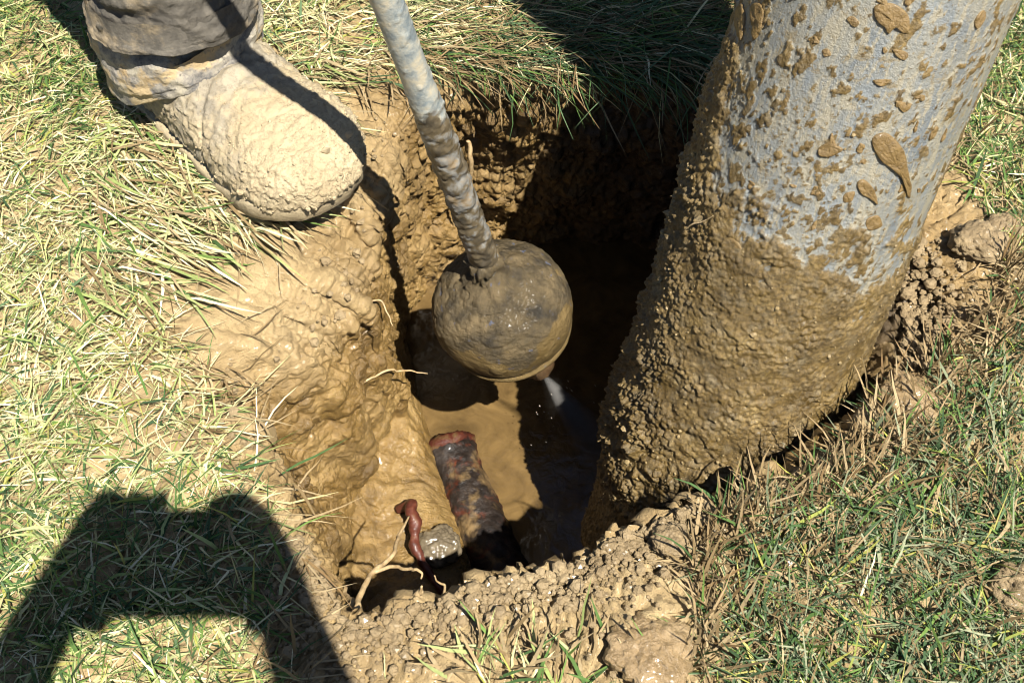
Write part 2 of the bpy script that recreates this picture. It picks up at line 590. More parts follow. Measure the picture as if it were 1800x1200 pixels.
NV, NH = 560, 480
hz = np.linspace(-0.33, 0.345, NV)
ha = np.radians(np.concatenate([np.linspace(-118, 118, 400, endpoint=False), np.linspace(118, 242, 80, endpoint=False)]))
HAa, HZz = np.meshgrid(ha, hz)
Hp = np.stack([HR * np.cos(HAa), HR * np.sin(HAa), HZz], -1)
deg = (np.degrees(HAa) + 180) % 360 - 180
edge_z = 0.105 + 0.11 * sstep(-5, -75, deg) - 0.01 * sstep(20, 60, deg) + 0.03 * sstep(100, 170, np.abs(deg))
nz = fbm(Hp, 24, 6, 101, .68) * 0.058
full = sstep(0.035, -0.03, HZz - edge_z + nz)
upm = sstep(0.30, 0.02, HZz - edge_z) * (0.5 + 0.5 * sstep(45, -60, deg))
Hs = Hp @ np.array(((1, 0, 0), (0, 1, .35), (0, -.35, .7)))
patch = sstep(0.30, 0.52, fbm(Hs, 62, 5, 111, .62) * 1.05 + upm * 0.34 - 0.22)
speck = np.maximum(sstep(0.62, 0.74, fbm(Hs, 120, 2, 115, .6) + upm * 0.20 + fbm(Hp, 16, 2, 117) * .25), sstep(.62, .72, perlin(Hp, 330, 119) + upm * .2 + fbm(Hp, 16, 2, 117) * .3) * .7)
k1 = clods(Hp + fbm(Hp, 60, 2, 3)[..., None] * .003, 130, 121)
k2 = clods(Hp, 260, 122)
k3 = clods(Hp + fbm(Hp, 30, 2, 7)[..., None] * .006, 55, 123)
low = sstep(0.02, -0.18, HZz)
leftg = sstep(-25, -70, deg) * sstep(.30, .05, HZz)
var = np.clip(.9 + fbm(Hp, 20, 3, 137) * 1.5, .15, 2.2)
k1, k2, k3 = k1 * var, k2 * np.clip(.9 + fbm(Hp, 34, 3, 138) * 1.6, .1, 2.3), k3 * np.clip(.8 + fbm(Hp, 14, 2, 139) * 2 + .8 * sstep(-10, -60, deg), 0, 2.6)
disp = full * (0.0018 + 0.0022 * k1 * (0.25 + 1.0 * low + .6 * leftg) + 0.0026 * k2 * (.6 + leftg + .5 * low) + 0.0022 * sstep(.25, .6, perlin(Hp, 210, 133)) * (.5 + leftg) + 0.0036 * k3 * low ** 1.4 * sstep(-.24, -.19, HZz) + billow(Hp, 24, 2, 131) * 0.003 * (.3 + low))
disp = np.maximum(disp, patch * (0.0002 + 0.0010 * k2 + .0004 * k1))
disp = np.maximum(disp, speck * 0.0011) * (.35 + .65 * sstep(-.25, -.20, HZz + perlin(Hp, 20, 140) * .03))
crust = np.clip(np.maximum(full, np.maximum(patch * .9, speck * .8)), 0, 1)
Hp = Hp + np.stack([np.cos(HAa), np.sin(HAa), HAa * 0], -1) * disp[..., None]
# the open lower end with its wall thickness
inner = []
for rr_, zz_ in ((HR - .002, -.333), (HR - .009, -.3335), (HR - .011, -.328), (HR - .011, -.21)):
    inner.append(np.stack([rr_ * np.cos(ha), rr_ * np.sin(ha), np.full(NH, zz_)], -1))
Hall = np.concatenate([np.array(inner[::-1]), Hp], 0)
Call = np.concatenate([np.ones((4, NH)), crust], 0)
mesh_obj('tube', Hall, grid_faces(Hall.shape[0], NH), M['hose'], hose, attrs={'crust': Call})
# the rest of the hose above the picture, its bend added to shade the far grass
ha2 = np.linspace(-math.pi, math.pi, 96, endpoint=False)
UPTH = [(0, 0, .344), (0, -.004, .38), (0, -.022, .43), (0, -.055, .49), (0, -.10, .56), (0, -.18, .68), (0, -.28, .86), (0, -.36, 1.1), (0, -.40, 1.4), (0, -.40, 1.75)]
Up = tube_points(UPTH, [HR] * len(UPTH), 96, 8)
mesh_obj('upper_tube', Up, grid_faces(Up.shape[0], 96), M['hose'], hose, attrs={'crust': np.zeros(Up.shape[:2])})

# thick clay clots stuck to the hose
SPLATS = [
    [(.3031, 1.1), (.3071, 3.6), (.3089, 7.6), (.3062, 12.6), (.3014, 15.8), (.2918, 17.4), (.2916, 14.5), (.2938, 11.8), (.2883, 10.1), (.2921, 7.7), (.2952, 3.8)],
    [(.2103, 19.4), (.2167, 21), (.2175, 25.7), (.2063, 34.9), (.1897, 41.3), (.1744, 47.5), (.164, 49.9), (.1671, 46.9), (.1801, 41.4), (.1897, 33.3), (.1979, 25)],
    [(.1752, 20.2), (.1793, 22.6), (.1723, 28.7), (.1595, 33.4), (.164, 28.9), (.1674, 23.8)],
    [(.279, 13.8), (.2783, 20.1), (.2729, 20.2), (.2742, 16.6)],
    [(.2546, 10.8), (.2575, 17.2), (.2531, 16.9), (.2519, 13.7)],
    [(.1956, -.5), (.2028, 2.3), (.2098, 2.6), (.2024, 5.9), (.1994, 9.3), (.1926, 5.9), (.1899, 1)],
    [(.0919, -30.1), (.099, -25.7), (.0974, -19.1), (.087, -15.7), (.0739, -16.3), (.0763, -21.3), (.0813, -27.2)],
    [(.2674, -56.3), (.2737, -50.4), (.2712, -45.1), (.2592, -43.6), (.2486, -46.1), (.2581, -51)],
    [(.2528, -71.1), (.2629, -66.1), (.2575, -57.9), (.2417, -55), (.2419, -60.7)],
    [(.2906, -7.2), (.2937, -5.3), (.2906, -2), (.2866, -3.5)],
    [(.2427, 22.7), (.2427, 26.4), (.2417, 30.6), (.235, 28.1)],
    [(.3083, 1.2), (.3102, 3.4), (.3091, 5.4), (.3064, 3.7)],
    [(.305, 44), (.312, 46), (.309, 49), (.299, 47)],
    [(.146, 31), (.150, 36), (.141, 40), (.137, 34)],
]
rs = np.random.default_rng(3)
for i in range(26):                                   # small flecks beside the big ones
    zc, ac = rs.uniform(.13, .33), rs.uniform(-50, 62)
    w, h = rs.uniform(.8, 2.6), rs.uniform(.0015, .006)
    t = np.linspace(0, 2 * math.pi, 8, endpoint=False) + rs.uniform(0, 1)
    q = rs.uniform(.6, 1.2, 8)
    SPLATS.append([(zc + h * q[j] * math.sin(t[j]), ac + w * q[j] * math.cos(t[j])) for j in range(8)])
for i, sp in enumerate(SPLATS):
    q = np.array([(z, math.radians(a) * HR) for z, a in sp])
    n = len(q)
    t = np.linspace(0, n, n * 5, endpoint=False)       # round the outline
    k = t.astype(int); f = (t - k)[:, None]
    p0, p1, p2, p3_ = q[(k - 1) % n], q[k % n], q[(k + 1) % n], q[(k + 2) % n]
    o = 0.5 * (2 * p1 + (p2 - p0) * f + (2 * p0 - 5 * p1 + 4 * p2 - p3_) * f * f + (3 * p1 - p0 - 3 * p2 + p3_) * f ** 3)
    cen = o.mean(0)
    size = np.abs(o - cen).max()
    thick = min(0.0024, 0.0007 + size * 0.08)
    rows = []
    for s, hgt in ((1.0, -.0008), (.985, .5), (.945, .85), (.86, 1.0), (.6, 1.0), (.3, 1.0), (.02, 1.0)):
        pt = cen + (o - cen) * s
        aa = pt[:, 1] / HR
        rad = HR + (hgt * thick if hgt > 0 else hgt)
        P_ = np.stack([rad * np.cos(aa), rad * np.sin(aa), pt[:, 0]], -1)
        P_ += np.stack([np.cos(aa), np.sin(aa), aa * 0], -1) * (fbm(P_, 170, 4, 200 + i, .65) * .0010 * (hgt > .2))[:, None]
        rows.append(P_)
    rows = np.array(rows)
    mesh_obj('clay_clot', rows, grid_faces(7, rows.shape[1])[:, ::-1], M['clot'], hose)
tube('root_thread', [(.082, -.060, .108), (.080, -.068, .098), (.0815, -.075, .094), (.079, -.081, .082)], [.0006, .0007, .0007, .0004],
     None, hose, 6, 5).data.materials.append(M['crust'])

# ------------------------------------------------------------------ the digging lance with its bell
rm_ = NT('worn lance paint')
rp = rm_.ramp(rm_.noise(60, 5, 0.65), [(0.38, (0.14, 0.165, 0.172)), (0.52, (0.26, 0.265, 0.235)), (0.64, (0.36, 0.32, 0.235))])
rmud = rm_.ramp(rm_.noise(45, 5, 0.6), [(0.3, (0.028, 0.025, 0.02)), (0.48, (0.085, 0.064, 0.035)), (0.56, (0.15, 0.145, 0.13)), (0.7, (0.17, 0.115, 0.052))])
a_ = rm_.attr('mud')
rc = rm_.mix(rm_.ramp(rm_.math('ADD', a_, rm_.math('MULTIPLY', rm_.math('SUBTRACT', rm_.noise(50, 4, .6), .5), 1.2)), [(0.42, 0.0), (0.55, 1.0)]), rp, rmud)
rm_.set(color=rc, rough=rm_.ramp(rm_.noise(90), [(0.3, 0.35), (0.7, 0.75)]), normal=rm_.bump(rm_.noise(300, 4, .6), 0.0007, 0.7), coat=0.1)
M['rod'] = rm_.m

bm_ = NT('muddy rubber bell')
bd = bm_.ramp(bm_.noise(40, 5, 0.6), [(0.3, (0.022, 0.018, 0.012)), (0.5, (0.076, 0.056, 0.028)), (0.7, (0.145, 0.105, 0.052))])
ba = bm_.ramp(bm_.noise(26, 4, 0.6), [(0.35, (0.095, 0.063, 0.021)), (0.7, (0.145, 0.098, 0.036))])
bmx = bm_.mix(bm_.ramp(bm_.math('ADD', bm_.attr('mud'), bm_.math('MULTIPLY', bm_.math('SUBTRACT', bm_.noise(30, 4, .6), .5), 1.0)), [(0.46, 0.), (0.53, 1.)]), bd, ba)
blu = bm_.ramp(bm_.noise(120, 3, 0.5), [(0.66, 0.0), (0.72, 0.6)])
bmx = bm_.mix(blu, bmx, (0.07, 0.09, 0.15))
bm_.set(color=bmx, rough=bm_.ramp(bm_.noise(45, 5, .7), [(0.35, 0.38), (0.65, 0.85)]), spec=.3, normal=bm_.bump(bm_.noise(260, 5, .75), 0.0028, 1.0), coat=0.06, coat_rough=0.15)
M['bell'] = bm_.m
M['rust'] = mud_material('rusty iron', (0.05, 0.02, 0.010), (0.13, 0.065, 0.028), (0.20, 0.13, 0.06), (0.3, 0.6), coat=.3)

RD = np.array((-.069, -.021, .345)); RD /= np.linalg.norm(RD)        # up along the rod
BC = np.array((-.009, .1135, -.104))                                 # middle of the bell
lance = empty('digging_lance', tuple(BC))
lz, lx, ly = frame_of(RD, (0, -1, 0))
lance.rotation_euler = Matrix(((lx[0], ly[0], lz[0]), (lx[1], ly[1], lz[1]), (lx[2], ly[2], lz[2]))).to_euler()
tag(lance, 'pale muddy lance ending in a round clay-smeared bell inside the hole', 'lance')
nr, nc = 420, 64
zz = np.linspace(0.050, 0.60, nr); aa = np.linspace(0, 2 * math.pi, nc, endpoint=False)
AA, ZZ = np.meshgrid(aa, zz)
Rp = np.stack([.0118 * np.cos(AA), .0118 * np.sin(AA), ZZ], -1)
mudm = sstep(.34, .24, ZZ + fbm(Rp, 30, 3, 141) * .05)
dd = mudm * (.0010 + .0016 * billow(Rp, 60, 3, 143) + .0012 * clods(Rp, 120, 144)) + sstep(.3, .6, perlin(Rp, 160, 145)) * .0007
Rp += np.stack([np.cos(AA), np.sin(AA), AA * 0], -1) * dd[..., None]
mesh_obj('rod', Rp, grid_faces(nr, nc), M['rod'], lance, attrs={'mud': mudm})
Rp = np.stack([np.stack([.0118 * np.cos(aa), .0118 * np.sin(aa), np.full(nc, z)], -1) for z in np.linspace(.599, 1.45, 20)])
mesh_obj('upper_rod', Rp, grid_faces(20, nc), M['rod'], lance, attrs={'mud': np.zeros((20, nc))})
# bell: a squashed ball, cut flat below, with a thin lip
ph = np.linspace(0.02, 1, 190)
prof = []
for s in ph:
    t = s * math.radians(119)
    prof.append((.0700 * math.sin(t), (.060 if t < math.pi / 2 else .066) * math.cos(t)))
zb = prof[-1][1]
prof += [(.0640, zb - .0010), (.0648, zb - .0030), (.0640, zb - .0055), (.0600, zb - .0060), (.050, zb + .000), (.001, zb + .006)]
nb_ = 260
ab = np.linspace(0, 2 * math.pi, nb_, endpoint=False)
Bp = np.array([[(r * math.cos(a), r * math.sin(a), z) for a in ab] for r, z in prof])
bn = grid_normals(Bp)
if (bn[80, 0] * Bp[80, 0]).sum() < 0: bn = -bn
bmud = sstep(.03, -.02, Bp[..., 2] + fbm(Bp, 14, 3, 151) * .03) * .55 + .25
topb = sstep(-.01, .045, Bp[..., 2])
bds = fbm(Bp, 11, 5, 152, .55) * .0030 + clods(Bp, 130, 153) * (.0002 + .0014 * topb) + clods(Bp, 240, 154) * (.0003 + .0006 * topb) + .0012 * sstep(.1, .2, perlin(Bp, 26, 158))
bds += .006 * np.exp(-((np.hypot(Bp[..., 0], Bp[..., 1]) / .022) ** 2)) * (Bp[..., 2] > 0) * (1 + perlin(Bp, 90, 155))
bds[-6:] *= .3
mesh_obj('bell', Bp + bn * bds[..., None], grid_faces(len(prof), nb_)[:, ::-1], M['bell'], lance, attrs={'mud': bmud})
ce = np.array([[(r * math.cos(a), r * math.sin(a), z) for a in aa] for r, z in ((.012, .090), (.0160, .088), (.0175, .082), (.0155, .077), (.0185, .074), (.0195, .068), (.024, .063), (.030, .058), (.037, .050))])
ce += grid_normals(ce) * (fbm(ce, 75, 4, 161, .65) * .0058)[..., None]
mesh_obj('collar', ce, grid_faces(9, nc)[:, ::-1], M['bell'], lance, attrs={'mud': np.full((9, nc), .1)})
nzp = np.array([[(.020 + r * math.cos(a), r * math.sin(a) + .022, z) for a in np.linspace(0, 2 * math.pi, 24, endpoint=False)] for r, z in
                ((.022, -.024), (.019, -.055), (.0150, -.074), (.0160, -.086), (.012, -.090), (.009, -.101), (.006, -.103), (.005, -.097))])
nzp += grid_normals(nzp) * (fbm(nzp, 110, 4, 163, .65) * .0034)[..., None]
mesh_obj('nozzle', nzp, grid_faces(8, 24), M['rust'], lance)

# ------------------------------------------------------------------ uncovered pipe, stone and roots in the hole
pm = NT('rusty tarred pipe')
tar = pm.ramp(pm.noise(55, 5, 0.65), [(0.35, (0.008, 0.006, 0.005)), (0.6, (0.024, 0.017, 0.013)), (0.75, (0.07, 0.048, 0.028))])
rus = pm.ramp(pm.noise(70, 4, 0.6), [(0.3, (0.045, 0.010, 0.005)), (0.65, (0.13, 0.028, 0.010))])
pk = pm.ramp(pm.noise(38, 5, 0.7, dist=0.6), [(0.53, 0.0), (0.70, .8)])
pc = pm.mix(pk, tar, rus)
sil = pm.ramp(pm.noise(24, 4, 0.6), [(0.57, 0.0), (0.70, 0.7)])
pc = pm.mix(sil, pc, (0.22, 0.145, 0.065))
pm.set(color=pc, rough=pm.ramp(pm.noise(60), [(0.3, 0.30), (0.7, 0.65)]), spec=.2, normal=pm.bump(pm.noise(120, 5, 0.66), 0.0028, 0.9), coat=0.03, coat_rough=0.08)
PA, PB = np.array((-.079, .116, -.398)), np.array((.038, -.165, -.392))
pipe = empty('buried_pipe', tuple(PA))
tag(pipe, 'rusty black tarred pipe laid bare at the bottom of the hole', 'pipe')
pz, px_, py_ = frame_of(PB - PA)
n1, n2 = 200, 96
t = np.linspace(0, np.linalg.norm(PB - PA), n1)
a = np.linspace(0, 2 * math.pi, n2, endpoint=False)
Pp = np.array([pz * s + (np.cos(a)[:, None] * px_ + np.sin(a)[:, None] * py_) * (.0325 * (1 + .10 * math.exp(-((s - .012) / .011) ** 2))) for s in t])
Pp += grid_normals(Pp) * -1 * (fbm(Pp, 45, 4, 301) * .0020 + clods(Pp, 120, 302) * .0012)[..., None]
Pp = cap_rows(Pp)
mesh_obj('pipe_wall', Pp, grid_faces(n1 + 2, n2), pm.m, pipe)
# rusted ring with its crumbling coupling lip
ring = np.array([pz * s + (np.cos(a)[:, None] * px_ + np.sin(a)[:, None] * py_) * r for s, r in ((-.004, .022), (-.006, .033), (.0, .0370), (.006, .0372), (.011, .0350), (.014, .030))])
ring += grid_normals(ring) * -1 * (fbm(ring, 45, 4, 311, .6) * .0040)[..., None]
rr2 = NT('red rust')
rr2.set(color=rr2.ramp(rr2.noise(60, 5, .6), [(.34, (.010, .005, .004)), (.5, (.055, .012, .006)), (.66, (.09, .055, .023))]), rough=.55, coat=.0, spec=.2,
        normal=rr2.bump(rr2.noise(200, 4, .6), .0015, .8))
mesh_obj('rust_ring', ring, grid_faces(6, n2), rr2.m, pipe)

FZ = lambda x, y: float(floor_z(np.array([x]), np.array([y]))[0])
# pebbly stone
u = np.linspace(0.001, math.pi - .001, 46); v = np.linspace(0, 2 * math.pi, 72, endpoint=False)
S = np.array([[(math.sin(i) * math.cos(j), math.sin(i) * math.sin(j), math.cos(i)) for j in v] for i in u])
S = np.sign(S) * np.abs(S) ** .85
S = S * np.array((.026, .021, .015))
S = S * (1 + (fbm(S, 30, 3, 321) * .25)[..., None]) + grid_normals(S) * -1 * (clods(S, 210, 322) * .0032)[..., None]
st = NT('wet conglomerate stone')
st.set(color=st.ramp(st.noise(90, 4, .6), [(.3, (.07, .055, .036)), (.7, (.16, .128, .082))]), rough=.16, coat=.6, coat_rough=.06, normal=st.bump(st.noise(260, 3, .6), .001, .6))
stone = mesh_obj('stone', S, grid_faces(46, 72), st.m)
stone.location = (-.081, -.038, -.338); stone.rotation_euler = (0.15, 0.05, .7)
tag(stone, 'glistening knobbly brown stone beside the rusty pipe', 'stone')

red = NT('wet red root bark')
red.set(color=red.ramp(red.noise(80, 4, .6), [(.3, (.035, .010, .006)), (.55, (.085, .022, .012)), (.75, (.13, .075, .035))]), rough=.5, coat=.08, coat_rough=.12, spec=.3,
        normal=red.bump(red.noise(170, 4, .6), .0012, .6))
tag(tube('red_root', [(-.126, .004, -.335), (-.113, .001, -.314), (-.110, -.010, -.308), (-.106, -.022, -.310), (-.106, -.036, -.315), (-.105, -.048, -.320), (-.097, -.062, -.326), (-.080, -.085, -.336), (-.062, -.108, -.345)],
         [.005, .0062, .0060, .0078, .0050, .0062, .0048, .0042, .0025], red.m, None, 20, 10, .0022, 80, 331),
    'knotty wet red root on the clay next to the stone', 'root')

pale = NT('pale root skin')
pale.set(color=pale.ramp(pale.noise(200, 4, .6), [(.3, (.24, .155, .07)), (.7, (.42, .31, .165))]), rough=.55, normal=pale.bump(pale.noise(500, 3, .6), .0006, .6))


def root(name, strands, label):
    """a root of one or more strands joined at its base"""
    Vs, Fs, off = [], [], 0
    for k, (pts, rad) in enumerate(strands):
        P_ = tube_points(pts, rad, 8, 7)
        P_ = P_ + fbm(np.repeat(P_.mean(1, keepdims=True), 8, 1), 60, 2, 400 + k)[..., None] * np.array((.0025, .0018, .0025))
        P_ = cap_rows(P_)
        Vs.append(P_.reshape(-1, 3)); Fs.append(grid_faces(P_.shape[0], 8) + off); off += P_.shape[0] * 8
    return tag(mesh_obj(name, np.vstack(Vs), np.vstack(Fs), pale.m), label, 'root')


root('pale_root', [([(-.128, -.262, -.012), (-.121, -.243, -.016), (-.118, -.222, -.026), (-.113, -.200, -.040), (-.101, -.180, -.055), (-.098, -.160, -.068), (-.096, -.140, -.085), (-.092, -.122, -.097)], [.0030, .0028, .0024, .0022, .0019, .0016, .0013, .0008]),
                   ([(-.111, -.198, -.041), (-.098, -.189, -.055), (-.088, -.182, -.072), (-.083, -.176, -.088), (-.0785, -.177, -.094), (-.079, -.181, -.098)], [.0018, .0016, .0015, .0014, .0012, .0008])],
     'forked pale root reaching from the rim across the lower left wall')
root('pale_root', [([(-.125, -.236, -.03), (-.129, -.222, -.045), (-.138, -.205, -.062), (-.141, -.196, -.085)], [.0026, .0022, .0018, .001])],
     'short pale root curling beside the forked root at the lower left corner')
root('dead_stem', [([(-.052, -.240, -.004), (-.050, -.237, .010), (-.0525, -.236, .024), (-.058, -.236, .036)], [.0007, .0011, .0009, .0005])],
     'thin pale dead stem standing on the crumbly near edge')
root('dead_stem', [([(-.078, -.247, -.002), (-.074, -.243, .010), (-.067, -.239, .020)], [.0014, .0030, .0022]), ([(-.070, -.242, .015), (-.066, -.240, .030)], [.0016, .0008])],
     'stubby broken stem on the near edge above the dark corner')
root('fine_root', [([(-.150, .055, -.15), (-.128, .072, -.155), (-.108, .082, -.172), (-.088, .086, -.180)], [.0012, .0013, .0010, .0005])],
     'fine root sticking out of the left wall below the bell')
root('fine_root', [([(-.150, .11, -.085), (-.136, .112, -.088), (-.124, .104, -.092), (-.118, .090, -.10)], [.0011, .0011, .0009, .0005])],
     'thin bent root on the lit clay left of the bell')
root('rootlet', [([(-.048, .322, -.075), (-.046, .316, -.10), (-.047, .318, -.14), (-.044, .320, -.17)], [.0022, .0030, .0024, .0008])],
     'rootlet hanging flat against the shaded back wall behind the lance')

# ------------------------------------------------------------------ the worker's leg: boot, cuff and trouser leg
bt = NT('boot leather under clay')
lea = bt.ramp(bt.noise(35, 5, .6), [(.35, (.20, .172, .125)), (.65, (.32, .275, .195))])
cl = bt.ramp(bt.noise(26, 6, .7), [(.3, (.29, .225, .128)), (.7, (.42, .34, .21))])
bc = bt.mix(bt.ramp(bt.math('ADD', bt.attr('mud'), bt.math('MULTIPLY', bt.math('SUBTRACT', bt.noise(45, 5, .7), .5), 1.4)), [(.30, 0.), (.62, 1.)]), lea, cl)
pit = bt.ramp(bt.noise(230, 3, .6), [(.60, 0.), (.70, .5)])
crk = bt.ramp(bt.noise(60, 5, .7), [(.475, 0.), (.495, .45), (.515, 0.)])
bc = bt.mix(crk, bt.mix(pit, bc, (.15, .11, .065)), (.10, .075, .045))
bt.set(color=bc, rough=bt.ramp(bt.noise(40), [(.3, .5), (.7, .9)]), normal=bt.bump(bt.noise(330, 6, .75), .0018, .8, bt.bump(bt.noise(70, 6, .68), .0035, .7)))
M['boot'] = bt.m
tr = NT('muddy trouser cloth')
clo = tr.ramp(tr.noise(120, 4, .6), [(.3, (.050, .044, .035)), (.7, (.105, .092, .072))])
dirt = tr.ramp(tr.noise(30, 6, .7), [(.3, (.13, .10, .06)), (.7, (.27, .21, .13))])
tc = tr.mix(tr.ramp(tr.math('ADD', tr.attr('mud'), tr.math('MULTIPLY', tr.math('SUBTRACT', tr.noise(32, 5, .7), .5), 1.8)), [(.32, 0.), (.66, 1.)]), clo, dirt)
tr.set(color=tc, rough=.9, normal=tr.bump(tr.noise(200, 5, .68), .0022, .9))
M['cloth'] = tr.m
cf = NT('dusty cuff cloth')
cfa = cf.ramp(cf.noise(55, 6, .7), [(.36, (.10, .095, .09)), (.5, (.235, .21, .17)), (.64, (.35, .31, .23))])
cfb = cf.ramp(cf.noise(26, 6, .7), [(.3, (.30, .205, .095)), (.7, (.40, .31, .17))])
cfc = cf.mix(cf.ramp(cf.noise(22, 5, .6), [(.52, 0.), (.58, .9)]), cfa, cfb)
cf.set(color=cf.mix(cf.ramp(cf.noise(210, 4, .6), [(.58, 0.), (.68, .7)]), cfc, (.07, .065, .06)), rough=.9, normal=cf.bump(cf.noise(190, 5, .68), .0022, .9))
M['cuff'] = cf.m

worker = empty('person', (-.304, .284, .008))
worker.rotation_euler = (0, 0, math.radians(-46))
tag(worker, 'lower leg of a worker in muddy trousers and a clay-caked boot at the rim', 'person')

# boot
nx_, na_ = 230, 190
xs = np.concatenate([np.linspace(-.105, -.085, 25, endpoint=False), np.linspace(-.085, .15, 130, endpoint=False), .15 + .052 * np.sin(np.linspace(0, math.pi / 2, 75))])
hw = np.interp(xs, [-.105, -.098, -.085, -.05, 0, .05, .10, .135, .15], [.016, .038, .050, .056, .059, .062, .064, .0635, .063])
hw = np.where(xs > .135, .0635 * np.sqrt(np.clip(1 - ((xs - .135) / .0672) ** 2, 0, 1)), hw)
ztop = np.interp(xs, [-.105, -.085, -.03, .0, .03, .06, .10, .14, .17, .19, .198, .202], [.075, .095, .105, .100, .092, .083, .077, .076, .071, .058, .046, .036])
ztop = np.convolve(np.pad(ztop, 8, mode='edge'), np.ones(17) / 17, 'valid')
zbot = np.interp(xs, [-.105, .08, .15, .202], [.002, .002, .012, .032])
ga = np.linspace(0, 2 * math.pi, na_, endpoint=False)
cg, sg = np.cos(ga), np.sin(ga)
yy = np.sign(cg) * np.abs(cg) ** .80
zt = np.where(sg > 0, np.abs(sg) ** .92, -np.abs(sg) ** .45)
Bo = np.zeros((nx_, na_, 3))
for i in range(nx_):
    mid = zbot[i] + (ztop[i] - zbot[i]) * .34
    Bo[i, :, 0] = xs[i]
    Bo[i, :, 1] = hw[i] * yy + .006 * math.sin((xs[i] + .1) * 9)
    Bo[i, :, 2] = np.where(zt > 0, mid + (ztop[i] - mid) * zt, mid + (mid - zbot[i]) * zt)
bn_ = grid_normals(Bo)
if bn_[120, na_ // 4, 2] < 0: bn_ = -bn_
toe = sstep(.06, .17, Bo[..., 0])
side = sstep(.05, .015, Bo[..., 2])
d_ = fbm(Bo, 20, 5, 501, .6) * .0022 + billow(Bo, 80, 3, 503, .7) * (.0004 + .0006 * toe) + clods(Bo, 170, 504) * (.0001 + .0004 * toe + .0014 * side) + .0017 * sstep(.20, .30, fbm(Bo, 75, 4, 506, .6)) + .0012 * sstep(.28, .36, fbm(Bo, 190, 3, 508)) - .0030 * np.exp(-((Bo[..., 0] - .050 - .02 * (Bo[..., 1] / .05) ** 2) / .0035) ** 2) - .0018 * np.exp(-((Bo[..., 0] - .072 - .015 * (Bo[..., 1] / .05) ** 2 - perlin(Bo, 30, 512) * .01) / .003) ** 2) + clods(Bo, 300, 505) * (.0004 + .0005 * toe)
d_ += .004 * toe * sstep(.07, .02, Bo[..., 2])
bmask = np.clip(.34 + .5 * toe + .2 * side + fbm(Bo, 12, 2, 507) * .3, 0, 1)
boot = mesh_obj('boot', cap_rows(Bo + bn_ * d_[..., None]), grid_faces(nx_ + 2, na_), M['boot'], worker, attrs={'mud': np.concatenate([bmask[:1], bmask, bmask[-1:]], 0)})
# sole
ns = 160
sa = np.linspace(0, 2 * math.pi, ns, endpoint=False)
so = []
xo = .048 + .153 * np.cos(sa)
hwo = np.interp(xo, xs, hw) * 1.06 + .002 * np.abs(np.sin(sa))
yo = np.sign(np.sin(sa)) * hwo + .006 * np.sin((xo + .1) * 9)
for s, z in ((.02, -.012), (.97, -.012), (1.0, -.008), (1.0, .006), (.985, .011), (.9, .012), (.02, .012)):
    so.append(np.stack([.048 + (xo - .048) * s, yo * s, np.full(ns, z) + .022 * sstep(.08, .2, xo)], -1))
so = np.array(so)
so += grid_normals(so) * -1 * (fbm(so, 60, 3, 511) * .002)[..., None]
mesh_obj('sole', so, grid_faces(7, ns), M['boot'], boot, attrs={'mud': np.full((7, ns), .9)})


def sleeve(name, mat, parent, spec, n_a=200, n_r=150, sag=0.0, seed=0, fold=.004, mud=(.7, .2), clod=.0015, hem=True):
    """cloth tube: spec rows (cx, cy, z, rx_front, rx_back, ry, tilt)"""
    sp = np.array(spec)
    tt = np.linspace(0, len(sp) - 1, n_r)
    col = [np.interp(tt, np.arange(len(sp)), sp[:, j]) for j in range(7)]
    a = np.linspace(-math.pi, math.pi, n_a, endpoint=False)
    G = np.zeros((n_r, n_a, 3))
    for i in range(n_r):
        cx_, cy_, z_, rf, rb_, ry, tl = (c[i] for c in col)
        rx = np.where(np.cos(a) > 0, rf, rb_)
        G[i, :, 0] = cx_ + rx * np.cos(a)
        G[i, :, 1] = cy_ + ry * np.sin(a)
        G[i, :, 2] = z_ + tl * np.cos(a) - sag * np.sin(a) ** 2 * max(0, 1 - i / 45.0) ** 1.5
    N_ = grid_normals(G)
    if (N_[n_r // 2, n_a // 2] * np.array((1, 0, 0))).sum() < 0: N_ = -N_
    Gs = G * np.array((1, 1, 1.8))
    G[..., 2] += (perlin(G, 11, seed + 21) * .010 + perlin(G, 28, seed + 22) * .005) * np.clip(1 - np.arange(n_r) / 40.0, 0, 1)[:, None]
    wr = np.clip(np.arange(n_r) / 12.0, .75, 1)[:, None]
    G = G + N_ * (fbm(Gs, 9, 4, seed, .55) * fold * wr + billow(G * np.array((1, 1, .9)) + fbm(G, 8, 2, seed + 11)[..., None] * .03, 17, 2, seed + 9) * fold * .30 * wr + billow(G, 70, 2, seed + 3) * clod * .6 + clods(G, 130, seed + 5) * clod)[..., None]
    mk = np.linspace(mud[0], mud[1], n_r)[:, None] + fbm(G, 9, 2, seed + 7) * .35
    # turn the hem inwards so the cloth has thickness
    inn = []
    for k, dz in ((.995, -.001), (.955, .001), (.93, .03)):
        c_ = G[0].mean(0)
        inn.append(c_ + (G[0] - c_) * np.array((k, k, 1)) + np.array((0, 0, dz)))
    G2 = np.concatenate([np.array(inn[::-1]), G], 0)
    mk2 = np.concatenate([np.repeat(mk[:1], 3, 0), mk], 0)
    return mesh_obj(name, G2, grid_faces(n_r + 3, n_a), mat, parent, attrs={'mud': np.clip(mk2, 0, 1)})


